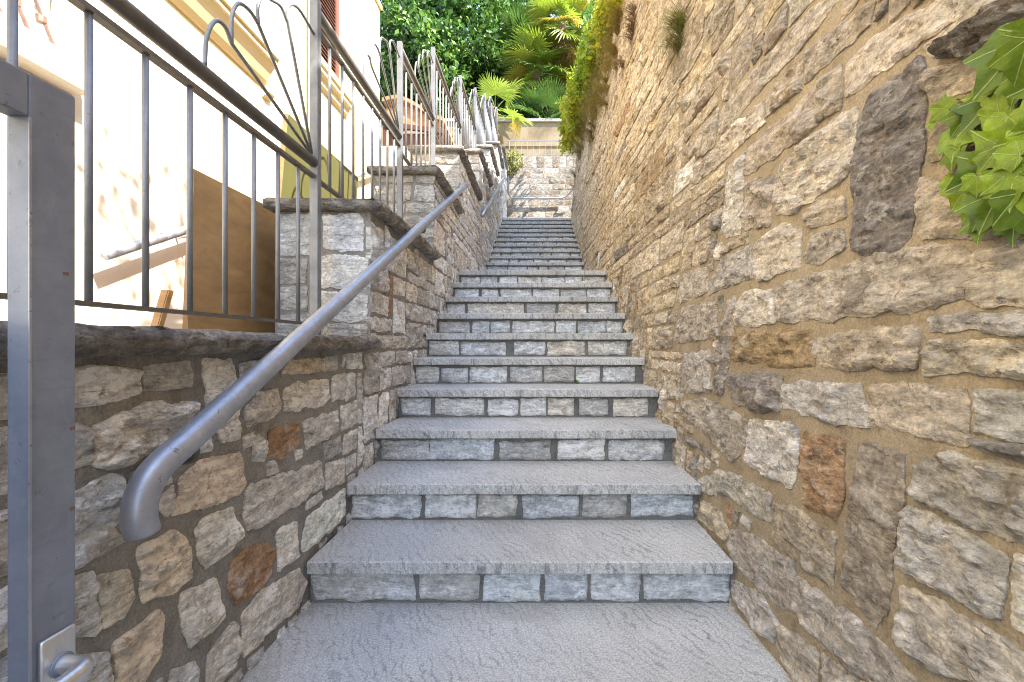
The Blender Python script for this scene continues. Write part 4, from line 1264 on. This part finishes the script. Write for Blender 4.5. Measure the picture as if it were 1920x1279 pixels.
# plants trailing over the top of the right wall
def trailing(name, label, u0, u1, drop, n, leaf, cols, seed, out=.16, lift=.18, cat='creeper', density=14):
    g = np.random.default_rng(seed)
    um = (u0+u1)/2; base = (float(xw(um, rtop(um))), um, float(rtop(um)))
    root = thing(name, label, cat, base)
    P = []; D = []; stems = []
    for s in range(n):
        u = g.uniform(u0, u1); t = float(rtop(u)); ln = drop*g.uniform(.3, 1.)*(.55+.45*math.sin((u-u0)/(u1-u0)*math.pi*3+seed))
        ln = max(.12, ln); x0 = float(xw(u, t))
        o = g.uniform(.25, 1.)*out; lf = g.uniform(0, 1)*lift
        pts = [(x0+.12, u, t-.05), (x0-.02, u+g.normal()*.05, t+lf)]
        for q in (.35, .7, 1.):
            z = t-ln*q; uu = u+g.normal()*.06
            pts.append((float(xw(uu, z))-.02-o*(1-.35*q), uu, z))
        sp = spline(pts, 4)
        if s % 4 == 0: stems.append(tube(sp, .004, 4, False))
        m = max(4, int(density*(ln+lift)/.3))
        ii = g.uniform(1, len(sp)-1.01, m)
        for w_ in ii:
            a = sp[int(w_)].lerp(sp[int(w_)+1], w_-int(w_))
            P.append(np.array(a)+g.normal(size=3)*.06); D.append(g.normal(size=3)*.8+np.array([-.5, -.2, -.35]))
    P = np.array(P); D = np.array(D)
    V, Fc = leaf_quads(P, D, g.uniform(.6, 1.3, len(P))*leaf, g)
    me = big_mesh('foliage', V-np.array(base), Fc, tints(len(P), cols, g)); me.materials.append(M['leaf_thin']); obj('foliage', me, None, root)
    put('stem', merge(*stems), M['stem'], root, True)
YG = [(.46, .47, .03), (.54, .50, .035), (.34, .42, .03), (.58, .48, .05)]
trailing('trailing_creeper', 'yellow green creeper trailing over the far end of the right wall', 8.3, 10.28, 1.0, 150, .09, YG, 61, .42, .45)
trailing('trailing_creeper', 'bright green creeper along the skyline of the right wall', 6.6, 8.5, 0.4, 150, .085, [(.34, .42, .03), (.42, .46, .035), (.24, .34, .03)], 62, .30, .5)
trailing('trailing_creeper', 'thin creeper spilling over the right wall at the top of the picture', 5.0, 6.6, 0.4, 110, .085, YG, 63, .2, .4)

def grass_tuft(name, label, u, z, n, ln, cols, seed, spread=.25, cat='grass', width=.0028):
    g = np.random.default_rng(seed)
    x0 = float(xw(u, z))
    root = thing(name, label, cat, (x0-.01, u, z))
    V = []; Fc = []; T = []
    cl = [(g.normal()*spread, g.normal()*spread*.7) for _ in range(max(3, n//45))]
    for k in range(n):
        ca = cl[g.integers(0, len(cl))]
        uu = u+ca[0]+g.normal()*.03; zz = z+ca[1]+g.normal()*.02
        xa = float(xw(uu, zz))-.005
        l = ln*g.uniform(.5, 1.1); o_ = g.uniform(.3, .8)*l; sd = g.normal()*.35*l
        pts = [(xa, uu, zz), (xa-o_*.55, uu+sd*.4, zz+l*.25), (xa-o_*.85, uu+sd*.8, zz-l*.1), (xa-o_*.9, uu+sd, zz-l*.65)]
        b = len(V)
        for i, p in enumerate(spline(pts, 2)):
            wd = width*(1-i/7.5)
            V += [(p.x, p.y-wd, p.z), (p.x, p.y+wd, p.z+wd*.4)]
        m = (len(V)-b)//2
        for i in range(m-1): Fc += [(b+2*i, b+2*i+1, b+2*i+3), (b+2*i, b+2*i+3, b+2*i+2)]
        c = np.array(cols[g.integers(0, len(cols))])*g.uniform(.75, 1.2)
        T += [(*c, 1)]*(2*m)
    me = big_mesh('blades', np.array(V)-np.array(root.location), np.array(Fc), np.array(T)); me.materials.append(M['leaf_thin']); obj('blades', me, None, root)
DRY = [(.48, .34, .08), (.55, .40, .09), (.42, .27, .07), (.36, .36, .06)]
grass_tuft('grass_tuft', 'green and straw grass tuft hanging from a joint high in the right wall', 2.82, 1.95, 200, .30, [(.22, .27, .04), (.30, .30, .05), (.38, .26, .08)], 71, .09)
grass_tuft('dry_grass', 'straw coloured dry grass hanging on the far right wall below the creeper', 7.4, 3.9, 1500, .4, DRY, 72, .42, width=.0042)
grass_tuft('dry_grass', 'dry orange grass hanging in the middle of the overgrown right wall', 6.0, 3.7, 1000, .36, DRY, 73, .36, width=.0042)
grass_tuft('dry_grass', 'yellow dry grass hanging at the far end of the right wall', 9.2, 4.2, 1500, .45, [(.38, .30, .05), (.42, .34, .05), (.30, .30, .04)], 74, .45, width=.0042)
grass_tuft('dry_grass', 'thin reddish dry weeds high on the nearer right wall', 4.3, 3.0, 240, .25, [(.38, .22, .09), (.30, .2, .07)], 75, .3, width=.0042)

# ivy on the right wall in the foreground
iv = thing('ivy_plant', 'bright green ivy sprig hanging on the right wall in the foreground', 'ivy', (.80, .80, .45))
def ivy_leaf(seed, narrow=1.):
    g = random.Random(seed)
    half = [(0, 1.), (.09, .87), (.18, .72), (.26, .61), (.38, .605), (.50, .60), (.64, .555), (.57, .43), (.50, .31), (.48, .21), (.52, .10), (.54, -.04), (.43, -.13), (.26, -.17), (.10, -.13), (0, -.02)]
    half = [(x*narrow*g.uniform(.93, 1.07), y*g.uniform(.97, 1.03)) for x, y in half]; half[0] = (0, 1); half[-1] = (0, -.02)
    left = [(-x*g.uniform(.9, 1.08), y) for x, y in half[1:-1]][::-1]
    outl = half+left
    n = len(outl)
    inner = [(0, y) for y in np.linspace(.08, .9, 9)]
    G = np.array([(x, y) for x in np.linspace(-.55, .55, 12) for y in np.linspace(-.1, .9, 12)])+np.array([[g.uniform(-.02, .02), g.uniform(-.02, .02)] for _ in range(144)])
    G = G[inside(outl, G)]; G = G[edist(outl, G) > .05]
    allp = [Vector(p) for p in outl]+[Vector(p) for p in inner]+[Vector(p) for p in G if abs(p[0]) > .05]
    vs, es, fs, *_ = delaunay_2d_cdt(allp, [(i, (i+1) % n) for i in range(n)], [], 1, 1e-5)
    V = []
    for p in vs:
        x, y = p
        z = .20*abs(x)-.28*x*x-.18*max(0, y-.45)**2-.30*abs(x)*max(0, abs(x)-.3)+.035*mnoise.noise(Vector((x*3, y*3, seed)))
        ang = math.atan2(abs(x), y+.02); z -= .03*math.cos(ang*7.5)*min(1, math.hypot(x, y)*1.6)
        V.append((x, y, z))
    me = mesh_from('leaf', V, [tuple(f) for f in fs])
    a = me.attributes.new('leafco', 'FLOAT_VECTOR', 'POINT'); a.data.foreach_set('vector', np.array([(x, y, 0) for x, y, z in V], dtype=np.float32).ravel())
    me.materials.append(M['ivy'])
    return me
IL = [ivy_leaf(1), ivy_leaf(2, .85), ivy_leaf(3, 1.1), ivy_leaf(4, .75)]
gi = random.Random(90)
# (pixel, size in m, tip direction in picture, dark 0..1, distance off the wall)
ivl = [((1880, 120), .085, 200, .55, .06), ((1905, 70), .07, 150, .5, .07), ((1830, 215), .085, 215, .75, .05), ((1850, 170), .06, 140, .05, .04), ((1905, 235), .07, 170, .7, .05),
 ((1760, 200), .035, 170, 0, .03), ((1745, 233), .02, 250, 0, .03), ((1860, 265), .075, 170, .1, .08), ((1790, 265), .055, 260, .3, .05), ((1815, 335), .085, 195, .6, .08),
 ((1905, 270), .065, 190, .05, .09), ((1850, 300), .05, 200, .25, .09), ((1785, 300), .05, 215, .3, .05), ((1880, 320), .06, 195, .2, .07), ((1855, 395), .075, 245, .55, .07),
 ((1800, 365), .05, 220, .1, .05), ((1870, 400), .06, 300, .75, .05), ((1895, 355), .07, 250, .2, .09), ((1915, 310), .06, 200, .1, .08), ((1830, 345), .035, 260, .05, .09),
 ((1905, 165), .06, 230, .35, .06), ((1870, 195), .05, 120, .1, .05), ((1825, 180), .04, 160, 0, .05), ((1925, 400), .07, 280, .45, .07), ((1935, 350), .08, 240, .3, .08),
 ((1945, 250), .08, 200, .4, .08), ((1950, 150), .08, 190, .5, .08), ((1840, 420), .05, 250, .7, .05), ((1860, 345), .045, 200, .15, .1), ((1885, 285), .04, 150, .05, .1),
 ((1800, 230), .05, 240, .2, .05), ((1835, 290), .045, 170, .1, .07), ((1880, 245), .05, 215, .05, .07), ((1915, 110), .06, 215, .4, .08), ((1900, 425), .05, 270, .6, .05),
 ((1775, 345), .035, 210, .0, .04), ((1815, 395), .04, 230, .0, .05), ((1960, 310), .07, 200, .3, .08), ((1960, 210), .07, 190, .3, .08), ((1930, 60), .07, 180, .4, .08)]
stems = []
for (px, py), s, ang, dk, off in ivl:
    u, v = unproj_right(px, py)
    k = 1-off/float(xw(u, v))
    p = Vector((float(xw(u, v))-off, u*k, v*k))
    # leaf faces out from the wall, tip along the given direction in the wall plane
    nrm = ((-p).normalized()*.75+Vector((-.55, 0, .25))+Vector((gi.uniform(-.45, .45), gi.uniform(-.3, .3), gi.uniform(-.4, .4)))).normalized()
    a = R(ang+gi.uniform(-12, 12)); tip = Vector((math.cos(a), 0, math.sin(a)))
    tip = (tip-nrm*tip.dot(nrm)).normalized(); sd = tip.cross(nrm)
    Rm = Matrix((sd, tip, nrm)).transposed()
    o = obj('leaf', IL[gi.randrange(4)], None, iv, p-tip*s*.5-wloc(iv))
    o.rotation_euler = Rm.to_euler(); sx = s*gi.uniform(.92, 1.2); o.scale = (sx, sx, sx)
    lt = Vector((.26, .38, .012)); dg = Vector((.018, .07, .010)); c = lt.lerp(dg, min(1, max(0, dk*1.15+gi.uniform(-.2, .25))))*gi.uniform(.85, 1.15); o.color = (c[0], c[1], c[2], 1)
    b = p-tip*s*.5
    u2, v2 = unproj_right(min(1990, px+40), py-20)
    stems.append(tube(spline([b, b+Vector((.02, -.01, .01)), Vector((float(xw(u2, v2))-.015, u2, v2))], 3), .0014, 5))
for q_ in stems: put('stem', q_, M['stem'], iv, True)
# main runners
for q_ in ([(.84, .62, .62), (.80, .72, .50), (.79, .78, .40), (.78, .80, .30)], [(.84, .60, .5), (.79, .72, .38), (.785, .84, .36)]):
    put('runner', tube(spline(q_, 5), .003, 6), M['stem'], iv, True)

# bush on the hillside above the frame; the sun throws its shadow on the house
shrub('hill_bush', 'thin bush on the hill edge throwing branch shadows on the house wall', (1.25, .95, 4.6), (.5, .42, .42), 230, .09, GREEN, 81)

def weed(x, i, seed):
    g = np.random.default_rng(seed); y = step_d(i+1)+OV-.012; z = step_z(i)
    root = thing('weed', ['tiny green weed at the foot of the fifth riser', 'tiny green weed at the foot of the seventh riser'][seed % 2], 'weed', (x, y, z))
    n = 16; P = np.tile(np.array([[x, y, z]]), (n, 1))+np.abs(g.normal(size=(n, 3)))*np.array([.012, -.004, .012])
    V, Fc = leaf_quads(P, g.normal(size=(n, 3))+np.array([0, -.6, .9]), g.uniform(.012, .022, n), g)
    me = big_mesh('foliage', V-np.array(root.location), Fc, tints(n, [(.08, .17, .02), (.12, .22, .03)], g)); me.materials.append(M['leaf']); obj('foliage', me, None, root)
weed((1078-CX)/F*step_d(5), 4, 90); weed((1081-CX)/F*step_d(7), 6, 91)
